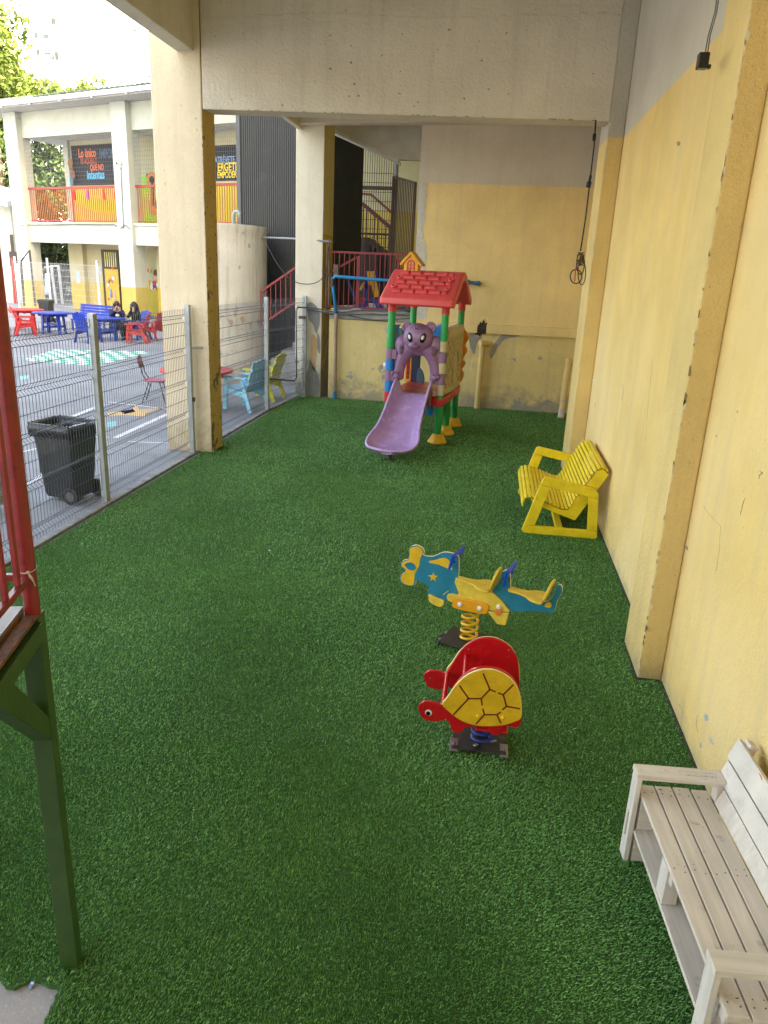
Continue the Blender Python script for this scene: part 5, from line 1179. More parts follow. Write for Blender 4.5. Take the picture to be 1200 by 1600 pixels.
# ================================================================== TREES AND TOWERS BEYOND
def tree(c, r, h0, label, mat, n=5200, leaf=.26, seed=1, clumps=26, group='trees beyond the school', cat='tree', trunk=True, limbs=6):
    c = Vector(c); rnd = np.random.default_rng(seed)
    t = empty('tree' , (c.x, c.y, -.02), label, cat, group)
    if trunk:
        mb = MB(); rt = .05*r[0]+.08; mb.tube([(c.x,c.y,-.02),(c.x+.2,c.y,h0*.5+.3),(c.x,c.y,c.z)], rt, 8, rr=[rt*1.3,rt,rt*.5])
        for k in range(limbs): a = rnd.uniform(0,6.28); mb.tube([(c.x+.1,c.y,c.z-r[2]*.7),(c.x+math.cos(a)*r[0]*.4,c.y+math.sin(a)*r[1]*.4,c.z-.1*r[2]),(c.x+math.cos(a)*r[0]*.75,c.y+math.sin(a)*r[1]*.75,c.z+rnd.uniform(-.1,.5)*r[2])], rt*.4, 5, rr=[rt*.5,rt*.3,rt*.1])
        mb.build('trunk', paint('bark', (.10,.075,.05), .9, .3, 6, .6), t)
    cc = rnd.normal(0,1,(clumps,3)); cc /= np.linalg.norm(cc,axis=1)[:,None]; cc *= rnd.uniform(.35,.95,(clumps,1)); cr_ = rnd.uniform(.22,.42,clumps)
    k = rnd.integers(0,clumps,n); p = rnd.normal(0,1,(n,3)); p /= np.linalg.norm(p,axis=1)[:,None]; p = cc[k]+p*(cr_[k]*rnd.uniform(.55,1.05,n))[:,None]
    P = p*np.array(r)+np.array(c)
    a = rnd.normal(0,1,(n,3)); a /= np.linalg.norm(a,axis=1)[:,None]; b = rnd.normal(0,1,(n,3)); b -= (a*b).sum(1)[:,None]*a; b /= np.linalg.norm(b,axis=1)[:,None]
    s = leaf*rnd.uniform(.5,1.2,n)[:,None]; V = np.stack([P-a*s, P-b*s*.45, P+a*s, P+b*s*.45], 1)-np.array((c.x,c.y,-.02))
    me = bpy.data.meshes.new('crown'); me.vertices.add(n*4); me.vertices.foreach_set('co', V.ravel()); me.loops.add(n*4); me.loops.foreach_set('vertex_index', np.arange(n*4, dtype=np.int32)); me.polygons.add(n); me.polygons.foreach_set('loop_start', np.arange(0,n*4,4,dtype=np.int32)); me.polygons.foreach_set('loop_total', np.full(n,4,np.int32)); me.update(calc_edges=True); me.materials.append(mat)
    o = bpy.data.objects.new('crown', me); COL.objects.link(o); o.parent = t
    return t
lf1 = leafmat('leaves_sunny', (.05,.085,.012), (.15,.19,.03), .35); lf2 = leafmat('leaves_mid', (.03,.055,.015), (.08,.12,.03), .3); lf3 = leafmat('leaves_dark', (.016,.035,.014), (.045,.07,.022), .25)
def tc(px, py, y): return yp(px, py, y)
q = tc(-22,75,46); tree((q.x,q.y,q.z), (2.3,3,4.6), 8, 'tall sunlit tree reaching up the left edge of the photo', lf1, 4200, .22, 1, 20)
q = tc(-20,140,52); tree((q.x,q.y,q.z), (3.6,3,2.6), 8, 'broad yellow green tree just above the roof at far left', lf1, 7000, .22, 2, 30)
q = tc(52,158,54); tree((q.x,q.y,q.z), (2.6,3,1.9), 8, 'sunlit treetop behind the roof between the left tree and the towers', lf1, 4500, .2, 3)
q = tc(100,165,62); tree((q.x,q.y,q.z), (2.8,3,1.5), 8, 'low pale treetop just showing over the middle of the roof', lf1, 3000, .2, 4)
q = tc(147,160,60); tree((q.x,q.y,q.z), (2.2,3,1.7), 8, 'small rounded treetop over the roof, right of the others', lf1, 3000, .18, 5)
q = tc(76,262,47); tree((q.x,q.y,q.z), (4.2,3,4.0), 3, 'leafy tree seen through the upper gallery left of the banner', lf2, 7000, .24, 6, 34)
q = tc(84,400,46); tree((q.x,q.y,q.z+.3), (4.0,2.5,3.0), 1, 'dark leafy tree seen through the ground floor opening of the school', lf3, 7000, .20, 7, 34)
q = tc(-4,262,48); tree((q.x,q.y,q.z), (2.4,3,3.6), 2, 'dark green tree standing behind the low white house', lf3, 6000, .22, 8)
mf = paint('pink_bloom', (.55,.12,.40), .6)
# apartment towers
m_tw = paint('tower_render', (.80,.79,.76), .8, .03)
m_wd = paint('tower_glass', (.04,.055,.06), .6, .2, spec=.1); m_wb = paint('tower_frame', (.042,.044,.042), .7, .2, spec=.1)
def tower(pa, pb, y, top, label, wins):
    a, b = yp(pa, 150, y), yp(pb, 150, y)
    t = empty('apartment_tower', ((a.x+b.x)/2, y+8, 0), label, 'building', 'apartment towers on the skyline')
    mb = MB(); mb.box(a.x, b.x, y, y+18, -.02, top); mb.build('wall', m_tw, t)
    for (px, py, w_, h_, dark) in wins:
        q = yp(px, py, y); k = y/1155*1.05; mb = MB(); mb.box(q.x-w_*k/2, q.x+w_*k/2, y-.12, y-.02, q.z-h_*k/2, q.z+h_*k/2)
        wn = mb.build('window', m_wd if not dark else m_wb, t)
        mb = MB(); mb.box(q.x-w_*k/2-.12, q.x+w_*k/2+.12, y-.35, y-.01, q.z-h_*k/2-.25, q.z-h_*k/2-.05); mb.build('sill', m_tw, wn)
tower(-40,118,120,62,'wide white apartment tower with small windows above the trees at left',
      [(84,34,6,9,1),(57,56,6,9,0),(72,57,8,6,0),(60,82,5,8,1),(75,84,9,4,1),(82,90,6,7,0),(89,88,5,11,1),(25,104,9,10,1),(64,133,6,6,1),(83,136,8,3,1),(72,109,3,3,1),(28,130,5,8,1),(40,60,5,5,0),(58,28,2,7,1)])
tower(124,260,140,64,'second white apartment tower partly hidden by the tall column',
      [(209,81,5,4,0),(226.5,84,3,6,0),(231,84,3,6,0),(211,48,6,3,1),(225,64,2,6,1),(196,68,5,2,1),(188,55,3,2,1),(137,99,1.5,10,1),(195,105,4,2,1),(228,121,2,6,1),(233,120,4,3,1),(233,105,2,2,1),(182,41,2,2,1)])
# trees' base: grassy hillside behind the school
mb = MB(); mb.add([(-90,42,-.01),(30,42,-.01),(30,110,2.5),(-90,110,4)], [(0,1,2,3)]); tag(mb.build('hillside', paint('hillside_green', (.05,.08,.03), .9, .3, .3)), kind='structure')
# ================================================================== YARD FURNITURE
def chair_mats(c): return paint('chair_'+c, {'red':(.52,.02,.02),'blue':(.012,.045,.40),'light_blue':(.30,.66,.86),'yellow':(.66,.62,.03)}[c], .42, .12, 7, .1, dirt={'red':(.35,.03,.03),'blue':(.02,.04,.25),'light_blue':(.35,.5,.55),'yellow':(.45,.4,.05)}[c], dirt_amt=.35)
def make_chair(c):
    """slatted wooden armchair facing +x, origin on the ground at its centre"""
    m = chair_mats(c); t = empty('garden_chair', (0,0,0), '', 'chair')
    W = .27
    for s in (-1, 1):
        mb = MB(); mb.bar((.25,s*W,0),(.20,s*W,.60), .035, .085, side=(0,1,0)); mb.build('leg', m, t, world=False, bevel=.006)
        mb = MB(); mb.bar((-.36,s*W,0),(-.16,s*W,.58), .035, .085, side=(0,1,0)); mb.build('leg', m, t, world=False, bevel=.006)
        mb = MB(); mb.box(-.28,.30,s*W-.05,s*W+.05,.60,.63); mb.build('arm', m, t, world=False, bevel=.006)
        mb = MB(); mb.bar((-.24,s*W*.93,.30),(.24,s*W*.93,.37), .03, .10, side=(0,1,0)); mb.build('side_rail', m, t, world=False, bevel=.005)
    mb = MB()
    for k in range(5): x = -.19+k*.098; mb.obox((x,0,.40+.07*(x+.19)), (1,0,.07),(0,1,0),(-.07,0,1), .088, .50, .022)
    mb.build('seat', m, t, world=False, bevel=.004)
    mb = MB(); a = Vector((-.22,0,.36)); d = Vector((-.30,0,.85)).normalized()
    for k in range(5):
        y = -.2+k*.10; h = .60+.05*(1-abs(k-2)/2); mb.obox(a+d*h/2+Vector((0,y,0)), (0,1,0), Vector((d.z,0,-d.x)), d, .09, .022, h)
    for h in (.18,.45): mb.obox(a+d*h+Vector((-.02,0,-.01)), (0,1,0), Vector((d.z,0,-d.x)), d, .48, .022, .07)
    mb.build('backrest', m, t, world=False, bevel=.004)
    mb = MB(); mb.box(.235,.262,-.25,.25,.30,.385); mb.build('front_rail', m, t, world=False, bevel=.004)
    return t
def make_table(c, r=.62):
    m = chair_mats(c); t = empty('round_table', (0,0,0), '', 'table')
    mb = MB(); mb.cyl((0,0,.70),(0,0,.745), r, 36); mb.build('tabletop', m, t, world=False, autosm=40, bevel=.008)
    mb = MB(); mb.box(-r*.75,r*.75,-.02,.02,.60,.699); mb.box(-.02,.02,-r*.75,-.021,.60,.699); mb.box(-.02,.02,.021,r*.75,.60,.699); mb.build('apron', m, t, world=False)
    for k in range(4):
        a = R_(45+90*k); ca, sa = math.cos(a), math.sin(a); mb = MB(); mb.bar((r*.62*ca,r*.62*sa,0),(r*.55*ca,r*.55*sa,.699), .12, .05, side=(-sa,ca,0)); mb.build('leg', m, t, world=False, bevel=.006)
    mb = MB(); mb.bar((-r*.42,-r*.42,.25),(r*.42,r*.42,.25), .04, .07); mb.bar((r*.42,-r*.42,.33),(-r*.42,r*.42,.33), .04, .07); mb.build('stretcher', m, t, world=False)
    return t
GC, GT = 'armchairs in the yard', 'round tables in the yard'
gz = -.02
def G(px, py): q = z0(px, py, gz); q.z = gz; return q
# far group
T1 = make_table('blue', .66); q = z0(82,488,.72); place(T1, (q.x,q.y,gz), R_(12), 'round blue table left of the blue slatted bench', GT)
T2 = copy_tree(T1); q = z0(165,496,.72); place(T2, (q.x,q.y,gz), R_(25), 'blue table the two seated people lean on', GT)
mats = {'chair_blue': chair_mats('red')}
T3 = copy_tree(T1, mats=mats); q = z0(38,483,.72); place(T3, (q.x,q.y,gz), R_(30), 'red round table at the far left beside the red armchair', GT)
C1 = make_chair('red'); q = G(42,524); place(C1, (q.x,q.y,gz), R_(40), 'red wooden armchair at the red table, far left', GC)
C2 = copy_tree(C1); q = G(214,536); place(C2, (q.x,q.y,gz), R_(195), 'front one of the two red armchairs beside the seated people', GC)
C3 = copy_tree(C1); q = G(236,531); place(C3, (q.x+.1,q.y+.1,gz), R_(160), 'rear one of the two red armchairs, nearest the tall column', GC)
C4 = copy_tree(C1, mats={'chair_red': chair_mats('blue')}); q = G(140,535); place(C4, (q.x,q.y,gz), R_(75), 'blue wooden armchair with its back to the yard at the blue table', GC)
# blue slatted bench
m = chair_mats('blue'); q = z0(132,520,gz); BB = empty('park_bench', (0,0,0), 'blue slatted bench with high back behind the blue tables', 'bench')
mb = MB()
for k in range(4): mb.box(-.9,.9,-.22+k*.11,-.13+k*.11,.40,.425)
mb.build('seat', m, BB, world=False, bevel=.004)
mb = MB()
for k in range(5): mb.box(-.9,.9,.26+k*.02,.28+k*.02,.47+k*.10,.555+k*.10)
mb.build('backrest', m, BB, world=False, bevel=.004)
for s in (-.8,.8):
    for a, b in (((s,-.2,0),(s,-.2,.4)),((s,.26,0),(s,.40,.95))): mb = MB(); mb.bar(a,b,.06,.05, side=(1,0,0)); mb.build('leg', m, BB, world=False)
BB.location = (q.x, q.y+.6, gz); BB.rotation_euler = (0,0,R_(-18))
# near furniture behind the tall column
C5 = copy_tree(C1, mats={'chair_red': chair_mats('light_blue')}); q = G(380,640); place(C5, (q.x-.0,q.y+.1,gz), R_(158), 'light blue wooden armchair just behind the fence, right of the tall column', GC)
C6 = copy_tree(C1, mats={'chair_red': chair_mats('yellow')}); q = G(402,630); place(C6, (q.x-.05,q.y+.55,gz), R_(172), 'yellow green armchair behind the light blue one', GC)
T4 = copy_tree(T1, mats=mats); q = z0(307,577,.72); place(T4, (q.x,q.y,gz), R_(10), 'red round table mostly hidden behind the tall column', GT)
# school chair
m_ch = paint('chair_shell_pink', (.40,.06,.14), .5, .15); m_cb = paint('chair_back_red', (.22,.035,.035), .5, .15); m_ct = paint('dark_tube', (.06,.055,.06), .4, metal=.4)
t = empty('school_chair', G(245,628), 'small pink and dark red school chair on thin metal legs in the yard', 'chair', rz=R_(14)); ORG[t.name] = Vector((0,0,0))
mb = MB(); mb.loft([[Vector((x,y,z)) for x, y in rrect(.40*s,.38*s,.08)] for z, s in ((.415,.97),(.43,1.0),(.44,.97))]); mb.build('seat', m_ch, t, world=False, autosm=40)
mb = MB(); P = crom([(-.17,0),(-.14,-.09),(.14,-.09),(.17,0),(.15,.10),(0,.12),(-.15,.10)], 5); mb.ext([(p[0],p[1]) for p in P], (-.27,0,.76), (0,1,0), (-.2,0,1), .02); mb.build('backrest', m_cb, t, world=False, fix=True, bevel=.004)
for s in (-1, 1):
    mb = MB(); mb.tube([(-.25,s*.10,.74),(-.22,s*.12,.55),(-.14,s*.14,.42),(.16,s*.14,.405)], .011, 8); mb.build('frame', m_ct, t, world=False)
    for x0_, x1_ in ((-.10,-.24),(.10,.20)): mb = MB(); mb.tube([(x0_,s*.15,.405),(x1_,s*.21,0)], .011, 8); mb.build('leg', m_ct, t, world=False)
# wooden yellow striped seat at the left edge
t = empty('painted_crate', (-5.2, 6.3, 0), 'beige and yellow slatted wooden box at the left edge behind the fence', 'box')
q1 = z0(-20,720,.52); mcr = wood('crate_wood', (.50,.42,.28), (.28,.2,.1), axis=0, knots=False)
cx_ = q1.x
for k in range(4):
    mb = MB(); mb.box(-5.9,-5.02,6.95,7.0,.06+k*.13,.165+k*.13); mb.build('slat', mcr if k % 2 else mcr, t, bevel=.004)
mb = MB(); mb.box(-5.9,-5.02,6.55,7.0,.585,.615); mb.build('top_board', paint('crate_yellow', (.72,.56,.02), .5), t, bevel=.004)
for k in range(4):
    mb = MB(); mb.box(-5.06,-5.015,6.5,6.945,.06+k*.13,.165+k*.13); mb.build('slat', mcr, t, bevel=.004)
mb = MB(); mb.box(-5.1,-5.061,6.5,6.54,-.02,.58); mb.box(-5.9,-5.86,6.5,6.54,-.02,.58); mb.build('corner_post', mcr, t)
# ================================================================== PAINTED GROUND MARKINGS
def marking(name, polys, mat, z=-.016):
    mb = MB()
    for P in polys: mb.add([(x, y, z) for x, y in P], [tuple(range(len(P)))])
    return tag(mb.build(name, mat), kind='structure')
def worn(name, col, wear=.5):
    m, nt, bs = base_mat(name, .75, 0, .3)
    n = _noise(nt, 5, 7, .75); out = _mixc(nt, _ramp(nt, n, .46, .60, 0, wear), col, (.30,.31,.34)); nt.links.new(out, bs.inputs['Base Color']); return m
w_teal = worn('marking_teal', (.02,.34,.19)); w_white = worn('marking_white', (.70,.71,.72)); w_yel = worn('marking_yellow', (.62,.40,.14), .6); w_cy = worn('marking_cyan', (.20,.52,.55), .75)
c0, c1, c2, c3 = [Vector((p.x, p.y)) for p in (z0(33,563,-.016), z0(85,546,-.016), z0(240,549,-.016), z0(150,572,-.016))]
NXc, NYc = 12, 10; wh, te = [], []
def bil(u, v): return c0.lerp(c1, v).lerp(c3.lerp(c2, v), u)
for i in range(NXc):
    for j in range(NYc):
        P = [bil(i/NXc, j/NYc), bil((i+1)/NXc, j/NYc), bil((i+1)/NXc, (j+1)/NYc), bil(i/NXc, (j+1)/NYc)]
        (wh if (i+j) % 2 else te).append([(p.x, p.y) for p in P])
marking('board_marking', wh, w_white); marking('board_marking', te, w_teal)
def line(a, b, w):
    a, b = z0(*a, -.016), z0(*b, -.016); d = (b-a); d.z = 0; d.normalize(); s = Vector((-d.y, d.x, 0))*w/2
    return [(p.x, p.y) for p in (a-s, b-s, b+s, a+s)]
marking('line_marking', [line((60,672),(160,632),.09), line((170,628),(268,640),.05), line((180,684),(268,644),.10), line((35,760),(75,738),.07), line((170,683),(140,682),.05), line((35,706),(60,700),.04), line((200,690),(262,692),.04)], w_white)
marking('star_marking', [[(p.x, p.y) for p in [z0(x, y, -.016) for x, y in P]] for P in ([(168,645),(205,640),(214,632),(218,640),(260,636),(228,646),(226,651),(200,649),(168,650)],)], w_yel)
marking('star_marking', [[(p.x, p.y) for p in [z0(x, y, -.0155) for x, y in P]] for P in ([(185,641),(205,637),(212,643),(195,647)],)], worn('marking_mauve', (.22,.19,.30)))
marking('shape_marking', [[(p.x, p.y) for p in [z0(x, y, -.016) for x, y in P]] for P in ([(168,660),(182,658),(183,665),(168,668)],[(128,668),(158,662),(160,676),(134,678)],[(30,588),(46,586),(44,592),(30,593)],[(0,712),(28,712),(24,718),(0,716)])], w_cy)
# ================================================================== TWO SEATED PEOPLE
m_skin = paint('skin', (.52,.30,.21), .5, .05); m_hair = paint('dark_hair', (.014,.010,.010), .45, .3); m_hood = paint('navy_hoodie', (.014,.022,.055), .8, .2); m_hood2 = paint('black_hoodie', (.014,.013,.014), .8, .2); m_jean = paint('dark_trousers', (.018,.022,.035), .8, .2); m_shoe = paint('shoe_black', (.02,.02,.022), .5); m_print = paint('print_white', (.7,.72,.74), .7)
def skin_chain(name, chains, mat, parent, root=0, sub=2):
    """chains: list of lists of (point, radius); first point of later chains may be ('j', index)"""
    V, E, Rr = [], [], []
    for ch in chains:
        prev = None
        for it in ch:
            if it[0] == 'j': prev = it[1]; continue
            V.append(it[0]); Rr.append(it[1]); i = len(V)-1
            if prev is not None: E.append((prev, i))
            prev = i
    me = bpy.data.meshes.new(name); me.from_pydata(V, E, []); me.materials.append(mat)
    o = bpy.data.objects.new(name, me); COL.objects.link(o); o.parent = parent
    md = o.modifiers.new('skin', 'SKIN'); md.use_smooth_shade = True
    sv = me.skin_vertices[0].data
    for i, r in enumerate(Rr): rr_ = r if isinstance(r, tuple) else (r, r); sv[i].radius = rr_; sv[i].use_root = (i == root)
    s = o.modifiers.new('sub', 'SUBSURF'); s.levels = sub; s.render_levels = sub
    return o
def person(loc, rz, label, hood, hands_up, hoodprint):
    """seated on a chair, facing +x, hips at .45 m"""
    t = empty('person', loc, label, 'person', rz=rz)
    hx_, hz_ = .10, 1.12     # head centre leaning slightly forward
    lh = [((.05,.17,.93),.06), ((.16,.24,.74),.046), ((.30,.16,.80),.036)]; rh = [((.05,-.17,.93),.06), ((.16,-.24,.74),.046), ((.30,-.16,.80),.036)]
    if hands_up: lh = [((.04,.17,.93),.06), ((.20,.22,.78),.046), ((.22,.075,1.00),.032)]; rh = [((.04,-.17,.93),.06), ((.20,-.22,.78),.046), ((.22,-.06,1.00),.032)]
    else: lh = [((.04,.17,.93),.06), ((.20,.20,.76),.046), ((.21,.09,.98),.032)]
    # index: 0 pelvis,1 belly,2 chest,3 neck,4 head low,5 head top
    ch = [[((0,0,.50),(.14,.11)), ((.0,0,.66),(.125,.10)), ((.02,0,.86),(.14,.10)), ((.05,0,.985),.05), ((.085,0,1.06),(.075,.07)), ((hx_,0,1.15),(.09,.082)), ((hx_-.01,0,1.215),(.055,.05))]]
    for arm in (lh, rh): ch.append([('j', 2)]+arm)
    for s in (-1, 1): ch.append([('j', 0), ((.10,s*.10,.50),.085), ((.42,s*.11,.49),.062), ((.44,s*.11,.26),.05), ((.42,s*.11,.07),.036), ((.52,s*.12,.035),.032)])
    body = skin_chain('body', ch, m_skin, t)
    for s, arm in ((1, lh), (-1, rh)):
        p = Vector(arm[-1][0]); fwd = Vector((-.06 if p.z > .95 else .10, -s*.03, .07 if p.z > .95 else .0)).normalized(); side = fwd.cross(Vector((1,0,0))).normalized() if abs(fwd.x) < .9 else Vector((0,1,0))
        mb = MB(); mb.ell(p+fwd*.035, .038,.02,.045, 10, 8)
        for k in range(4):
            b = p+fwd*.06+side*(k-1.5)*.018; l = (.055,.065,.06,.045)[k]; mb.tube([b, b+fwd*l*.6+Vector((-.004,0,0)), b+fwd*l+Vector((-.016,0,0))], .008, 6, rr=[.009,.008,.006])
        b = p+side*s*.03; mb.tube([b, b+side*s*.022+fwd*.03, b+side*s*.024+fwd*.055], .009, 6, rr=[.011,.009,.007]); mb.build('hand', m_skin, t, world=False, smooth=True)
    # clothing over the body
    ch = [[((0,0,.50),(.165,.135)), ((.0,0,.66),(.15,.125)), ((.02,0,.86),(.165,.125)), ((.04,0,.965),(.085,.08))]]
    for arm in (lh, rh): a = arm[:]; e = Vector(a[2][0]).lerp(Vector(a[1][0]), .12); ch.append([('j', 2), (a[0][0],.082), (a[1][0],.062), (tuple(e),.045)])
    skin_chain('hoodie', ch, hood, t)
    ch = [[((0,0,.50),(.155,.13))]]
    for s in (-1, 1): ch.append([('j', 0), ((.12,s*.10,.50),.10), ((.42,s*.11,.49),.078), ((.445,s*.11,.26),.064), ((.42,s*.11,.10),.052)])
    skin_chain('trousers', ch, m_jean, t)
    for s in (-1, 1): mb = MB(); mb.ell((.48,s*.115,.045), .125,.045,.045, 12, 8); mb.build('shoe', m_shoe, t, world=False, smooth=True)
    # face and hair
    mb = MB()
    for s in (-1, 1): mb.ell((hx_+.082,s*.03,1.145), .010,.013,.008, 8, 6)
    mb.build('eye', m_blk, t, world=False)
    mb = MB(); mb.ell((hx_+.094,0,1.115), .016,.012,.02, 8, 6); mb.build('nose', m_skin, t, world=False, smooth=True)
    mb = MB(); mb.ell((hx_+.078,0,1.078), .008,.022,.006, 8, 6); mb.build('mouth', paint('lip', (.38,.12,.10), .5), t, world=False, smooth=True)
    mb = MB(); mb.ell((hx_-.025,0,1.165), .108,.105,.108, 18, 12)
    for s in (-1, 1): mb.tube([(hx_+.02,s*.085,1.18),(hx_+.015,s*.098,1.05),(hx_+.0,s*.11,.92),(hx_+.03,s*.10,.80)], .04, 10, rr=[.045,.045,.045,.02])
    mb.tube([(hx_-.07,0,1.16),(hx_-.11,0,1.0),(hx_-.14,0,.82)], .08, 12, rr=[.09,.10,.07]); mb.build('hair', m_hair, t, world=False, smooth=True)
    if hoodprint:
        mb = MB(); mb.ell((.145,0,.80), .02,.075,.05, 12, 8); mb.build('shirt_print', m_print, t, world=False, smooth=True)
    return t
q = G(178,531); PA = person((q.x,q.y+.35,gz), R_(-62), 'person in a navy hoodie with long dark hair, both hands raised to the face', m_hood, True, True)
q2 = G(205,531); PB = person((q2.x+.12,q2.y+.25,gz), R_(-115), 'person in a black hoodie with long dark hair, one hand at the face', m_hood2, False, False)
for (o, c, lab) in ((PA,'blue','blue armchair under the person in the navy hoodie'),(PB,'blue','blue armchair under the person in the black hoodie')):
    ch_ = copy_tree(C4); place(ch_, (o.location.x, o.location.y, gz), o.rotation_euler.z, lab, GC)
# ---- fence and gate in front of the school
t = empty('yard_fence', z0(140,484), 'thin wire fence with pale posts in front of the school', 'fence')
A_, B_2 = z0(62,497), z0(196,512)
A_ = FA+FU*(-.7)-FW*1.2; B_2 = FA+FU*(5.6)-FW*1.2
mb = MB(); d = (B_2-A_); n = 60
for k in range(n+1): p = A_+d*(k/n); mb.tube([p, p+Z*2.3], .006, 3)
for k in range(9): mb.tube([A_+Z*(.1+k*.27), B_2+Z*(.1+k*.27)], .008, 3)
mb.build('wire_panel', paint('far_wire', (.42,.45,.48), .5), t)
for k in (.03,.42,.97):
    mb = MB(); p = A_+d*k; mb.tube([p, p+Z*2.5], .05, 6); mb.build('post', paint('far_post', (.62,.64,.64), .5), t)
t = empty('yard_gate', FA+FU*(-1.6)-FW*1.0, 'open wire gate with dark frame beside the left pillar of the school', 'gate')
g1 = lambda px, py: pl(px, py, FA-FW*1.0, FU)
mb = MB(); mb.tube([g1(38,478),g1(33,408),g1(46,391),g1(55,478)], .05, 6); mb.build('gate_frame', m_ct, t)
mb = MB(); mb.tube([g1(34,470),g1(29,412)], .11, 6); mb.build('post', paint('pale_post', (.50,.55,.60), .5), t)
t = empty('hanging_cloth', FA+FU*.3+FW*3, 'pale blue cloth hanging beyond the ground floor opening', 'cloth')
g2 = lambda px, py: pl(px, py, FA+FW*3.5, FU)
mb = MB(); a = g2(74,461); P_ = []
nx, nz_ = 8, 10; grid = [[g2(70+8*i/nx, 427+34*j/nz_)+FW*(.08*math.sin(i*1.9+j*.3)) for i in range(nx+1)] for j in range(nz_+1)]
mb.loft(grid, closed_ring=False); cl = mb.build('cloth', paint('cloth_blue', (.50,.62,.70), .8), t, smooth=True); md = cl.modifiers.new('t','SOLIDIFY'); md.thickness = .02
t = empty('mesh_screen', FA+FU*1+FW*4, 'grey wire screen panels leaning beyond the ground floor opening', 'screen')
mb = MB(); 
for (xa_, xb_) in ((79,86),(90,96)): mb.tube([g2(xa_+1,414), g2(xb_+2,475)], .07, 6)
mb.tube([g2(70,418),g2(92,415)], .05, 6); mb.build('frame', paint('far_post', (.62,.64,.64), .5), t)
mb = MB(); 
for k in range(24): mb.tube([g2(70+1.9*k,420)+FW*.1, g2(74+1.9*k,478)+FW*.1], .02, 3)
mb.build('wires', m_net, t)

# ================================================================== WATER TANK, CLADDING, STAIRS
TC = Vector((-6.36, 17.3)); TRr = 1.10
t = empty('water_tank', (TC.x, TC.y, 0), 'round whitish rendered water tank with stained rim behind the fence', 'tank')
mb = MB(); n = 56; mb.loft([[Vector((TC.x+r*math.cos(2*math.pi*k/n), TC.y+r*math.sin(2*math.pi*k/n), z)) for k in range(n)] for z, r in ((-.02,TRr),(.6,TRr),(1.2,TRr),(1.8,TRr),(2.4,TRr),(3.0,TRr),(3.25,TRr),(3.32,TRr+.02),(3.42,TRr+.02),(3.43,TRr-.1),(3.46,.1))])
m_tk = stucco('tank_render', (.72,.66,.54), None, stain=(.30,.23,.15), streak=.75, low_stain=(.35,.32,.27), chip=(.42,.40,.37), chipz=6, bump=.4)
mb.build('shell', m_tk, t, autosm=45)
mb = MB(); q = yp(365,352,16.6); mb.tube([(q.x,16.6,3.4),(q.x,16.6,3.62),(q.x+.03,16.6,3.68),(q.x+.10,16.6,3.69),(q.x+.14,16.6,3.64),(q.x+.14,16.6,3.56)], .035, 10); mb.build('vent_pipe', paint('pvc_grey', (.35,.38,.38), .5), t, smooth=True)
mb = MB()
for px_, py_, r_ in ((357,505,3),(371,501,3.5),(362,493,2)):
    q = yp(px_, py_, 16.2); dd = Vector((q.x-TC.x, -1)).normalized(); 
    p = Vector((q.x, TC.y-math.sqrt(max(0, TRr**2-(q.x-TC.x)**2)), q.z)); nv = Vector((p.x-TC.x, p.y-TC.y, 0)).normalized(); tv = Vector((-nv.y, nv.x, 0))
    P = crom([(.05*r_/3*math.cos(a)*(1+.3*math.sin(3*a)), .07*r_/3*math.sin(a)) for a in np.linspace(0, 6.28, 8)[:-1]], 3); mb.ext([(v[0],v[1]) for v in P], p, tv, Z, .006)
mb.build('painted_mark', w_yel, t, fix=True)
def corrugated(A, B, z1a, z1b, z0_, name, mat, parent, pitch=.09, dep=.022):
    A, B = Vector((*A,0)), Vector((*B,0)); d = B-A; Ln = d.length; d.normalize(); nv = Vector((-d.y,d.x,0)); pts = []
    n = int(Ln/pitch)
    for k in range(n):
        for f_, o_ in ((0,0),(.35,0),(.5,1),(.85,1)): pts.append((( k+f_)*pitch, o_*dep))
    pts.append((n*pitch,0)); vs, fs = [], []
    for s, o_ in pts: p = A+d*s+nv*o_; vs += [p+Z*z0_, p+Z*(z1a+(z1b-z1a)*s/Ln)]
    for i in range(len(pts)-1): fs.append((2*i,2*i+2,2*i+3,2*i+1))
    mb = MB(); mb.add(vs, fs); o = mb.build(name, mat, parent); md = o.modifiers.new('t','SOLIDIFY'); md.thickness = .004; return o
m_cor = paint('charcoal_sheet', (.050,.052,.050), .5, .18, 1.2, 0, dirt=(.09,.09,.085), dirt_amt=.4)
m_dark = paint('black_sheet', (.012,.011,.010), .6, .2)
CY = 18.6
a, b = yp(375,200,CY), yp(472,200,CY)
t = empty('sheet_cladding', (a.x, CY, 0), 'tall charcoal corrugated sheet cladding behind the water tank', 'cladding')
corrugated((a.x,CY),(b.x+.6,CY), 6.3,6.3,.3,'sheet', m_cor, t, .052, .018)
e1 = yp(375,200,CY); mb = MB(); mb.box(e1.x-.09,e1.x,CY-.03,CY+.03,0.2,6.3); mb.build('corner_trim', paint('trim_grey', (.10,.11,.11), .5), t)
t = empty('sheet_cladding', (-2.9, 17.4, 0), 'black sheet panel right of the middle column', 'cladding')
a, b = yp(515,250,17.2), yp(569,250,18.4)
corrugated((a.x-.2,17.2),(b.x,18.4), 5.4,5.4,1.78,'sheet', m_dark, t, .07,.012)
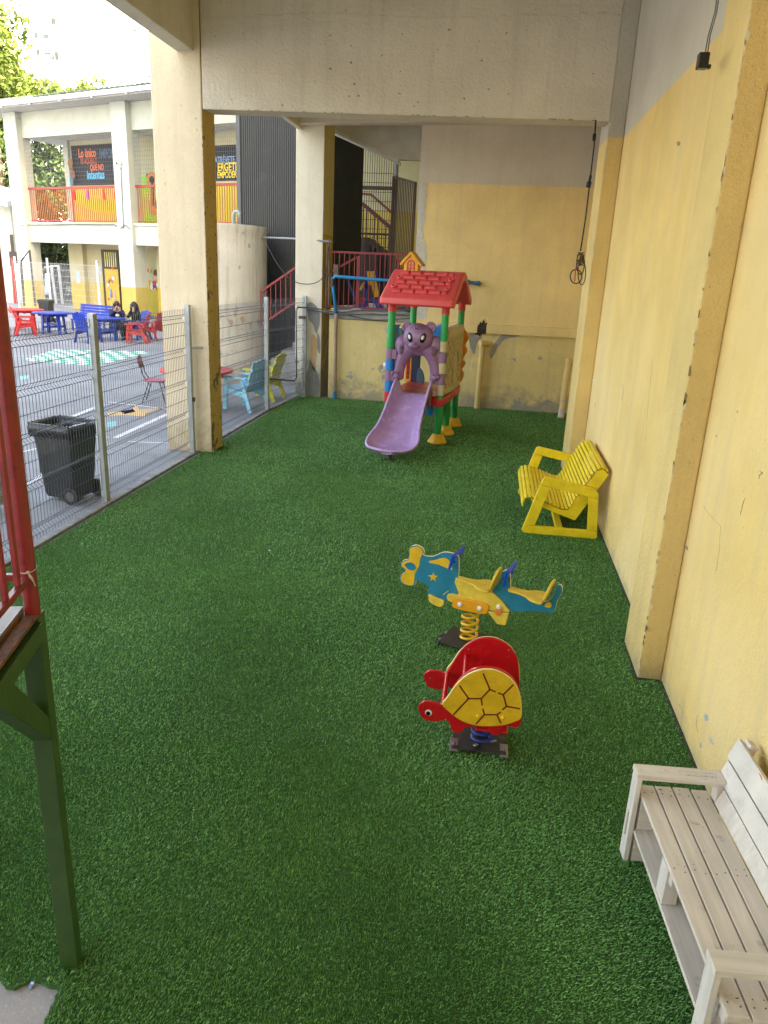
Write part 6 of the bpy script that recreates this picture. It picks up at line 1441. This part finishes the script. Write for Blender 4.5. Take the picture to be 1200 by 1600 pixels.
# outside stair: side railing red, steps
def railrun(t, A, B, H, m, bar_r=.012, step=.12, rail=.03, low=.06, names=('top_rail','bottom_rail','baluster')):
    A, B = Vector(A), Vector(B)
    mb = MB(); mb.bar(A+Z*H, B+Z*H, rail*1.4, rail); mb.build(names[0], m, t)
    mb = MB(); mb.bar(A+Z*low, B+Z*low, rail, rail); mb.build(names[1], m, t)
    n = max(1, int((B-A).length/step))
    for k in range(n+1): p = A.lerp(B, k/n); mb = MB(); mb.bar(p+Z*(low+.012), p+Z*(H-.012), bar_r*1.6, bar_r*1.6, side=(1,0,0)); mb.build(names[2], m, t)
m_rr = paint('red_railing', (.25,.010,.018), .38, .15, 9, dirt=(.18,.02,.02), dirt_amt=.4)
t = empty('stair_railing', yp(435,500,16.9), 'sloping red railing of the outside stair behind the low gate', 'railing')
yS = 17.0
lo, hi = yp(408,512,yS), yp(470,470,yS); lt = yp(408,456,yS); dz = lt.z-lo.z
railrun(t, lo, hi, dz, m_rr, .011, .13, .045)
t = empty('outside_stair', (-4.6, 17.5, 0), 'grey concrete outside steps rising to the right behind the gate', 'stairs')
mb = MB(); x = yp(414,600,17.3).x
for k in range(9): mb.box(x+k*.26-.3, -3.35, yS+.06, yS+1.3, -.02+k*.19, .17+k*.19-.002)
mb.build('steps', paint('step_concrete', (.26,.26,.26), .85, .2, 3, .5), t)
# landing railing (red)
t = empty('landing_railing', (-2.4, 15.4, 1.8), 'red steel railing on the upper landing above the low yellow wall', 'railing')
LY = Y_BACK+.12
A, B = Vector((-3.40,LY,1.80)), Vector((-1.64,LY,1.80)); Ht = 2.92-1.80
mb = MB(); mb.bar(A+Z*Ht, B+Z*Ht+Z*.0, .05, .04); mb.build('top_rail', m_rr, t)
mb = MB(); mb.bar(A+Z*.06, B+Z*.06, .03, .025); mb.build('bottom_rail', m_rr, t)
for k in range(17): p = A.lerp(B, (k+.5)/17); mb = MB(); mb.bar(p+Z*.075, p+Z*(Ht-.02), .016, .016, side=(1,0,0)); mb.build('baluster', m_rr, t)
p = A.lerp(B, .36); mb = MB(); mb.bar(p+Z*.07+Vector((0,.05,0)), p+Z*(Ht-.06)+Vector((0,.05,0)), .05, .05, side=(1,0,0)); mb.build('post', m_rr, t)
p2 = A.lerp(B, .82); mb = MB(); mb.bar(p2+Z*.07+Vector((0,.05,0)), p2+Z*(Ht-.02)+Vector((0,.05,0)), .05, .05, side=(1,0,0)); mb.build('post', m_rr, t)
mb = MB(); mb.bar(p+Z*(Ht-.07)+Vector((0,.06,0)), A+Z*(Ht-.42)+Vector((0,.06,0)), .045, .04); mb.build('sloping_rail', m_rr, t)
# inner stairwell behind
t = empty('stairwell', (-2.0, 19.6, 0), 'yellow stairwell interior with dark mesh grille above the landing', 'stairwell')
m_sw = stucco('stairwell_wall', (.66,.50,.10), (.66,.62,.38), 4.15, stain=(.5,.45,.25), streak=.2, bump=.2)
BYw = 21.5
mb = MB(); mb.box(-5.0,-.8,BYw,BYw+.2,1.6,6.2); mb.build('back_wall', m_sw, t)
mb = MB(); mb.box(-.8,-.6,16.0,BYw,1.6,6.2); mb.build('side_wall', m_sw, t)
mb = MB(); mb.box(-5.0,-.8,19.51,BYw,1.63,1.79); mb.build('floor', paint('slab_concrete', (.42,.41,.38), .85), t)
m_sof = paint('soffit_pale', (.58,.55,.46), .85, .1, 3, .2)
# flight of the upper stair: side face with a sloping lower edge
SY = 16.35
ptsf = [yp(500,180,SY), yp(508,195,SY), yp(568,226,SY), yp(622,249,SY), yp(662,250,SY), yp(662,180,SY)]
mb = MB(); mb.ext([(p.x, p.z) for p in ptsf], (0,SY+.1,0), (1,0,0), (0,0,1), .2); mb.build('flight_side', m_sof, t, fix=True)
lo_ = [ptsf[1]+Vector((0,.0,-.004)), ptsf[3]+Vector((0,.0,-.004))]
mb = MB(); mb.hexa([(lo_[0].x,SY-.02,lo_[0].z-.07),(lo_[1].x,SY-.02,lo_[1].z-.05),(lo_[1].x,SY+.5,lo_[1].z-.05),(lo_[0].x,SY+.5,lo_[0].z-.07),(lo_[0].x,SY-.02,lo_[0].z),(lo_[1].x,SY-.02,lo_[1].z),(lo_[1].x,SY+.5,lo_[1].z),(lo_[0].x,SY+.5,lo_[0].z)]); mb.build('flight_soffit', paint('soffit_edge', (.62,.60,.55), .85, .1), t)
m_gr = paint('dark_bronze', (.06,.025,.02), .5, .2)
GY = 19.25
x0_, x1_ = yp(566,300,GY).x, yp(617,300,GY).x; zt_, zb_ = yp(590,225,GY).z, 1.8
mb = MB()
for k in range(15): x = x0_+(x1_-x0_)*k/14; mb.tube([(x,GY,zb_),(x,GY,zt_)], .007, 4)
for k in range(14): z = zb_+.3+k*.21; mb.tube([(x0_,GY,z),(x1_,GY,z)], .006, 4)
mb.build('mesh_grille', m_gr, t)
mb = MB(); z = yp(590,294,GY).z; mb.bar((x0_,GY-.03,z),(x1_,GY-.03,z), .07,.08); z = yp(590,366,GY).z; mb.bar((x0_,GY-.03,z),(x1_,GY-.03,z), .05,.05); mb.build('cross_bar', m_gr, t)
mb = MB(); a, b = yp(566,318,GY-.1), yp(613,358,GY-.1); mb.bar(a, b, .06,.09); mb.build('stair_handrail', paint('handrail_dark', (.10,.02,.015), .45), t)
mb = MB()
for k in range(8): p = a.lerp(b, (k+.3)/8); mb.bar(p, (p.x,p.y,1.82), .022,.022, side=(1,0,0))
mb.build('stair_bars', m_gr, t)
mb = MB(); a, b, c_ = yp(566,303,BYw-.15), yp(580,304,BYw-.15), yp(614,334,BYw-.15); mb.bar(a,b,.05,.06); mb.bar(b,c_,.05,.06); mb.build('wall_handrail', paint('handrail_red', (.20,.03,.02), .45), t)
mb = MB(); a, b = yp(566,372,GY+.6), yp(612,410,GY+.6)
for k in range(7): p = a.lerp(b, k/7); mb.box(p.x,p.x+.20,GY+.3,GY+1.6,1.8,p.z)
mb.build('inner_steps', paint('stair_dark', (.07,.045,.04), .7), t)
# barred gate at the right of the opening
t = empty('barred_gate', (-2.0, 17.2, 1.8), 'tall dark barred gate standing in the stairwell opening', 'gate')
A, B = yp(615,276,17.6), yp(650,286,16.0); A0, B0 = Vector((A.x,17.6,1.82)), Vector((B.x,16.0,1.82))
mb = MB(); mb.bar(A,B,.04,.04); mb.bar(A0,B0,.04,.04); mb.bar(A,A0,.05,.05, side=(1,0,0)); mb.bar(B,B0,.04,.04, side=(1,0,0)); mb.build('frame', m_gr, t)
mb = MB()
for k in range(1,14): mb.bar(A.lerp(B,k/14), A0.lerp(B0,k/14), .022,.030, side=(1,0,0))
mb.build('bars', m_gr, t)
mb = MB(); a = yp(620,246,17.7); mb.tube([(a.x,17.7,1.8),(a.x,17.7,a.z)], .05, 10); tag(mb.build('steel_pole', paint('pole_grey', (.30,.32,.34), .5, metal=.3)), 'grey steel pole in the stairwell behind the barred gate', 'pole')
# folded blue and yellow chairs on the landing
t = empty('stacked_chairs', (-2.4, 16.2, 1.8), 'jumble of blue and yellow painted wooden boards stacked on the landing behind the railing', 'furniture')
mbl = chair_mats('blue'); z5 = lambda x, y, yy=16.1: yp(500+x/6.667, 390+y/6.667, yy)
mb = MB()
for a, b in (((280,300),(400,600)),((385,310),(450,440)),((485,225),(490,590)),((590,225),(610,520)),((370,450),(500,380)),((360,600),(560,510)),((560,510),(600,620)),((620,520),(650,620)),((590,520),(630,620)),((380,600),(470,590))):
    A_ = z5(*a); B_3 = z5(*b); A_.z = max(A_.z, 1.83); B_3.z = max(B_3.z, 1.83); mb.bar(A_, B_3, .045, .03, side=(1,0,0))
mb.build('blue_board', mbl, t, bevel=.004)
mb = MB(); my = paint('board_yellow', (.72,.40,.01), .45, .1)
for a, b, w_ in (((540,225),(590,495),.12),((500,225),(520,370),.06),((460,340),(420,420),.05)): mb.bar(z5(*a, 16.0), z5(*b, 16.0), w_, .025, side=(1,0,0))
mb.build('yellow_board', my, t, bevel=.004)
mb = MB(); q = z5(440,520,16.3); mb.box(q.x-.06,q.x+.08,16.25,16.45,1.81,2.02); mb.build('red_box', p_red2, t)

# ================================================================== PIPES AND CABLES
m_pvc = paint('blue_pvc', (.02,.24,.52), .4, .12, 9, dirt=(.12,.25,.35), dirt_amt=.3)
t = empty('water_pipe', (-3.2, 15.2, 0), 'blue plastic water pipe rising beside the middle column and crossing behind the slide roof', 'pipe')
PY = 15.2
v0, v1 = yp(523,617,PY), yp(520,436,PY); h1, h2 = yp(603,438,PY), yp(735,441,PY)
mb = MB(); zc_ = yp(522,490,PY).z; c_ = [ (v0.x,PY,0), (v0.x+.0,PY,.16)]; mb.tube(c_, .040, 12); mb.build('pipe_foot', m_pvc, t, autosm=50)
mb = MB(); mb.tube([(v0.x,PY,.15),(v0.x-.005,PY,zc_)], .036, 12); mb.build('faded_pipe', paint('pipe_tan', (.36,.25,.17), .7, .2, 5), t, autosm=50)
mb = MB(); zt_ = v1.z+.04; mb.tube([(v0.x-.005,PY,zc_),(v1.x,PY,zt_-.12),(v1.x+.01,PY,zt_-.03),(v1.x+.05,PY,zt_+.015),(v1.x+.13,PY,zt_+.01),(h1.x,PY,h1.z),(h2.x-.05,PY,h2.z)], .032, 12); mb.build('pipe', m_pvc, t, smooth=True)
mb = MB(); mb.cyl((v1.x-.002,PY,zc_+.52),(v1.x-.002,PY,zc_+.68), .038, 12); mb.build('tape_band', paint('dark_tape', (.05,.03,.05), .6), t, autosm=50)
mb = MB(); a = yp(730,441,PY-.02); b = yp(748,443,PY-.02); m_pv2 = paint('blue_pvc_dull', (.05,.14,.24), .5, .15)
mb.tube([a, b], .034, 12); mb.cyl(a, a+Vector((.05,0,0)), .046, 12); mb.cyl(b-Vector((.04,0,0)), b+Vector((.02,0,0)), .046, 12); mb.tube([b, (b.x,Y_BACK-.005,b.z)], .036, 12); mb.build('elbow', m_pv2, t, autosm=50)
def cable(name, pts, r, mat, label, cat='cable', seg=6):
    P = crom(pts, 6, closed=False); mb = MB(); mb.tube(P, r, seg); return tag(mb.build(name, mat, smooth=True), label, cat)
m_cab = paint('cable_grey', (.10,.10,.10), .6); m_cbk = paint('cable_black', (.012,.011,.011), .5)
cable('conduit', [yp(409,371,17.2), yp(460,373,15.6), yp(520,378,15.25)], .022, paint('conduit', (.22,.22,.23), .5), 'thin grey conduit between the water tank and the middle column', 'conduit')
cable('wire', [yp(416,380,15.9), yp(432,410,15.4), yp(455,437,15.2), yp(480,444,15.2), yp(500,438,15.2), yp(510,420,15.2), yp(513,385,15.25)], .008, m_cbk, 'black wire sagging across the middle column')
for i, (pts, lab) in enumerate((([(475,480),(500,483),(530,488),(560,485),(600,484),(640,485)], 'uppermost cable lying along the edge of the upper landing'),
        ([(478,482),(510,489),(535,492),(575,491),(640,493)], 'middle cable of the bundle along the landing edge'),
        ([(515,491),(540,492),(575,499),(600,500),(640,497)], 'lowest cable sagging onto the low yellow wall'),
        ([(505,486),(540,486),(560,483),(580,489),(640,489)], 'pale wrinkled cable in the bundle on the landing edge'))):
    cable('cable', [yp(x, y, 15.20+.012*i) for x, y in pts], .013 if i < 3 else .02, m_cab if i < 3 else paint('cable_pale', (.32,.32,.32), .6), lab)
mb = MB(); x_ = yp(513,450,15.25).x; mb.tube([(x_+.02,15.26,1.9),(x_,15.26,3.15)], .016, 8); mb.tube([(x_-.05,15.27,1.7),(x_-.04,15.27,3.1)], .012, 6); mb.box(x_+.10,x_+.20,15.22,15.29,2.45,2.68)
tag(mb.build('conduit_pair', paint('conduit_rust', (.14,.09,.06), .6, .3)), 'rusty conduits and switch box on the edge of the middle column', 'conduit')
# hanging cord with coil
t = empty('cable_coil', (1.05, 10.5, 2.5), 'knotted black cord with a coiled loop hanging from the beam by the wall', 'cord')
hp = lambda px, py, y=9.93: yp(px, py, y)
mb = MB(); mb.tube([hp(931,188), hp(928,230), hp(921,290), hp(915,340), hp(907,392)], .009, 8); 
for a, b, r in (((929,209),(928,220),.020),((923,274),(921,284),.016),((921,284),(919,293),.028)): mb.tube([hp(*a), hp(*b)], r, 8)
mb.build('cord', m_cbk, t, smooth=True)
mb = MB(); mb.tube([hp(929,186)+Z*.02, hp(927,193), hp(928,197), hp(930,194)], .004, 6); mb.build('hook', m_screw, t)
def loop(cx_, cy_, rx_, ry_, y, ph=0, n=20): return [hp(cx_+rx_*math.cos(a), cy_+ry_*math.sin(a), y) for a in np.linspace(ph, ph+2*math.pi, n+1)[:-1]]
mb = MB(); mb.tube(loop(900,432,9,11,9.93), .008, 6, closed=True); mb.tube(loop(907,412,6,17,9.90), .007, 6, closed=True); mb.tube(loop(909,425,6,20,9.95), .007, 6, closed=True); mb.build('coil', m_cbk, t, smooth=True)
mb = MB(); mb.tube([hp(902,405,9.91), hp(899,425,9.91), hp(898,440,9.92)], .007, 6); mb.build('red_strand', paint('strand_red', (.5,.04,.02), .5), t)
rnd = random.Random(2); mb = MB()
for k in range(9): mb.tube([hp(907+rnd.uniform(-6,7), 394+rnd.uniform(0,22), 9.9+rnd.uniform(-.03,.03)) for _ in range(5)], .006, 5)
mb.build('tangle', paint('tangle_brown', (.09,.07,.04), .8), t)
# small black box on its wires, near the pilaster
t = empty('hanging_box', (1.1, 5.1, 3.9), 'small black box hanging from two thin wires at upper right', 'switch box')
b = yp(1098,96,5.1); mb = MB(); mb.box(b.x-.032,b.x+.028,5.06,5.12,b.z-.042,b.z+.040); mb.build('box', m_blk, t, bevel=.006)
mb = MB(); mb.box(b.x+.026,b.x+.045,5.07,5.10,b.z-.042,b.z-.02); mb.build('plug', m_blk, t, bevel=.003)
mb = MB()
for o_ in (-.006,.008): mb.tube([(b.x+.01+o_,5.09,b.z+.04), yp(1108+o_*200,55,5.1), yp(1118+o_*200,20,5.1), yp(1124+o_*200,-20,5.1), (b.x+.10+o_,5.1,5.75)], .0035, 6)
mb.build('wire', m_cab, t, smooth=True)
# small things on the turf
mb = MB(); q = z0(421,864); mb.ell((q.x,q.y,.026), .012,.008,.004, 8, 6); tag(mb.build('paper_scrap', m_white), 'tiny white paper scrap on the turf left of centre', 'litter')
mb = MB(); q = z0(47,1545,-.015); mb.loft([[q+Vector((a,b+.008*k,.003+.004*k)) for a, b in ((-.007,-.005),(.007,-.006),(.006,.005),(-.007,.004))] for k in range(3)]); tag(mb.build('foil_scrap', paint('foil', (.5,.55,.7), .25, metal=.6)), 'crumpled shiny wrapper on the bare concrete patch in the corner', 'litter')
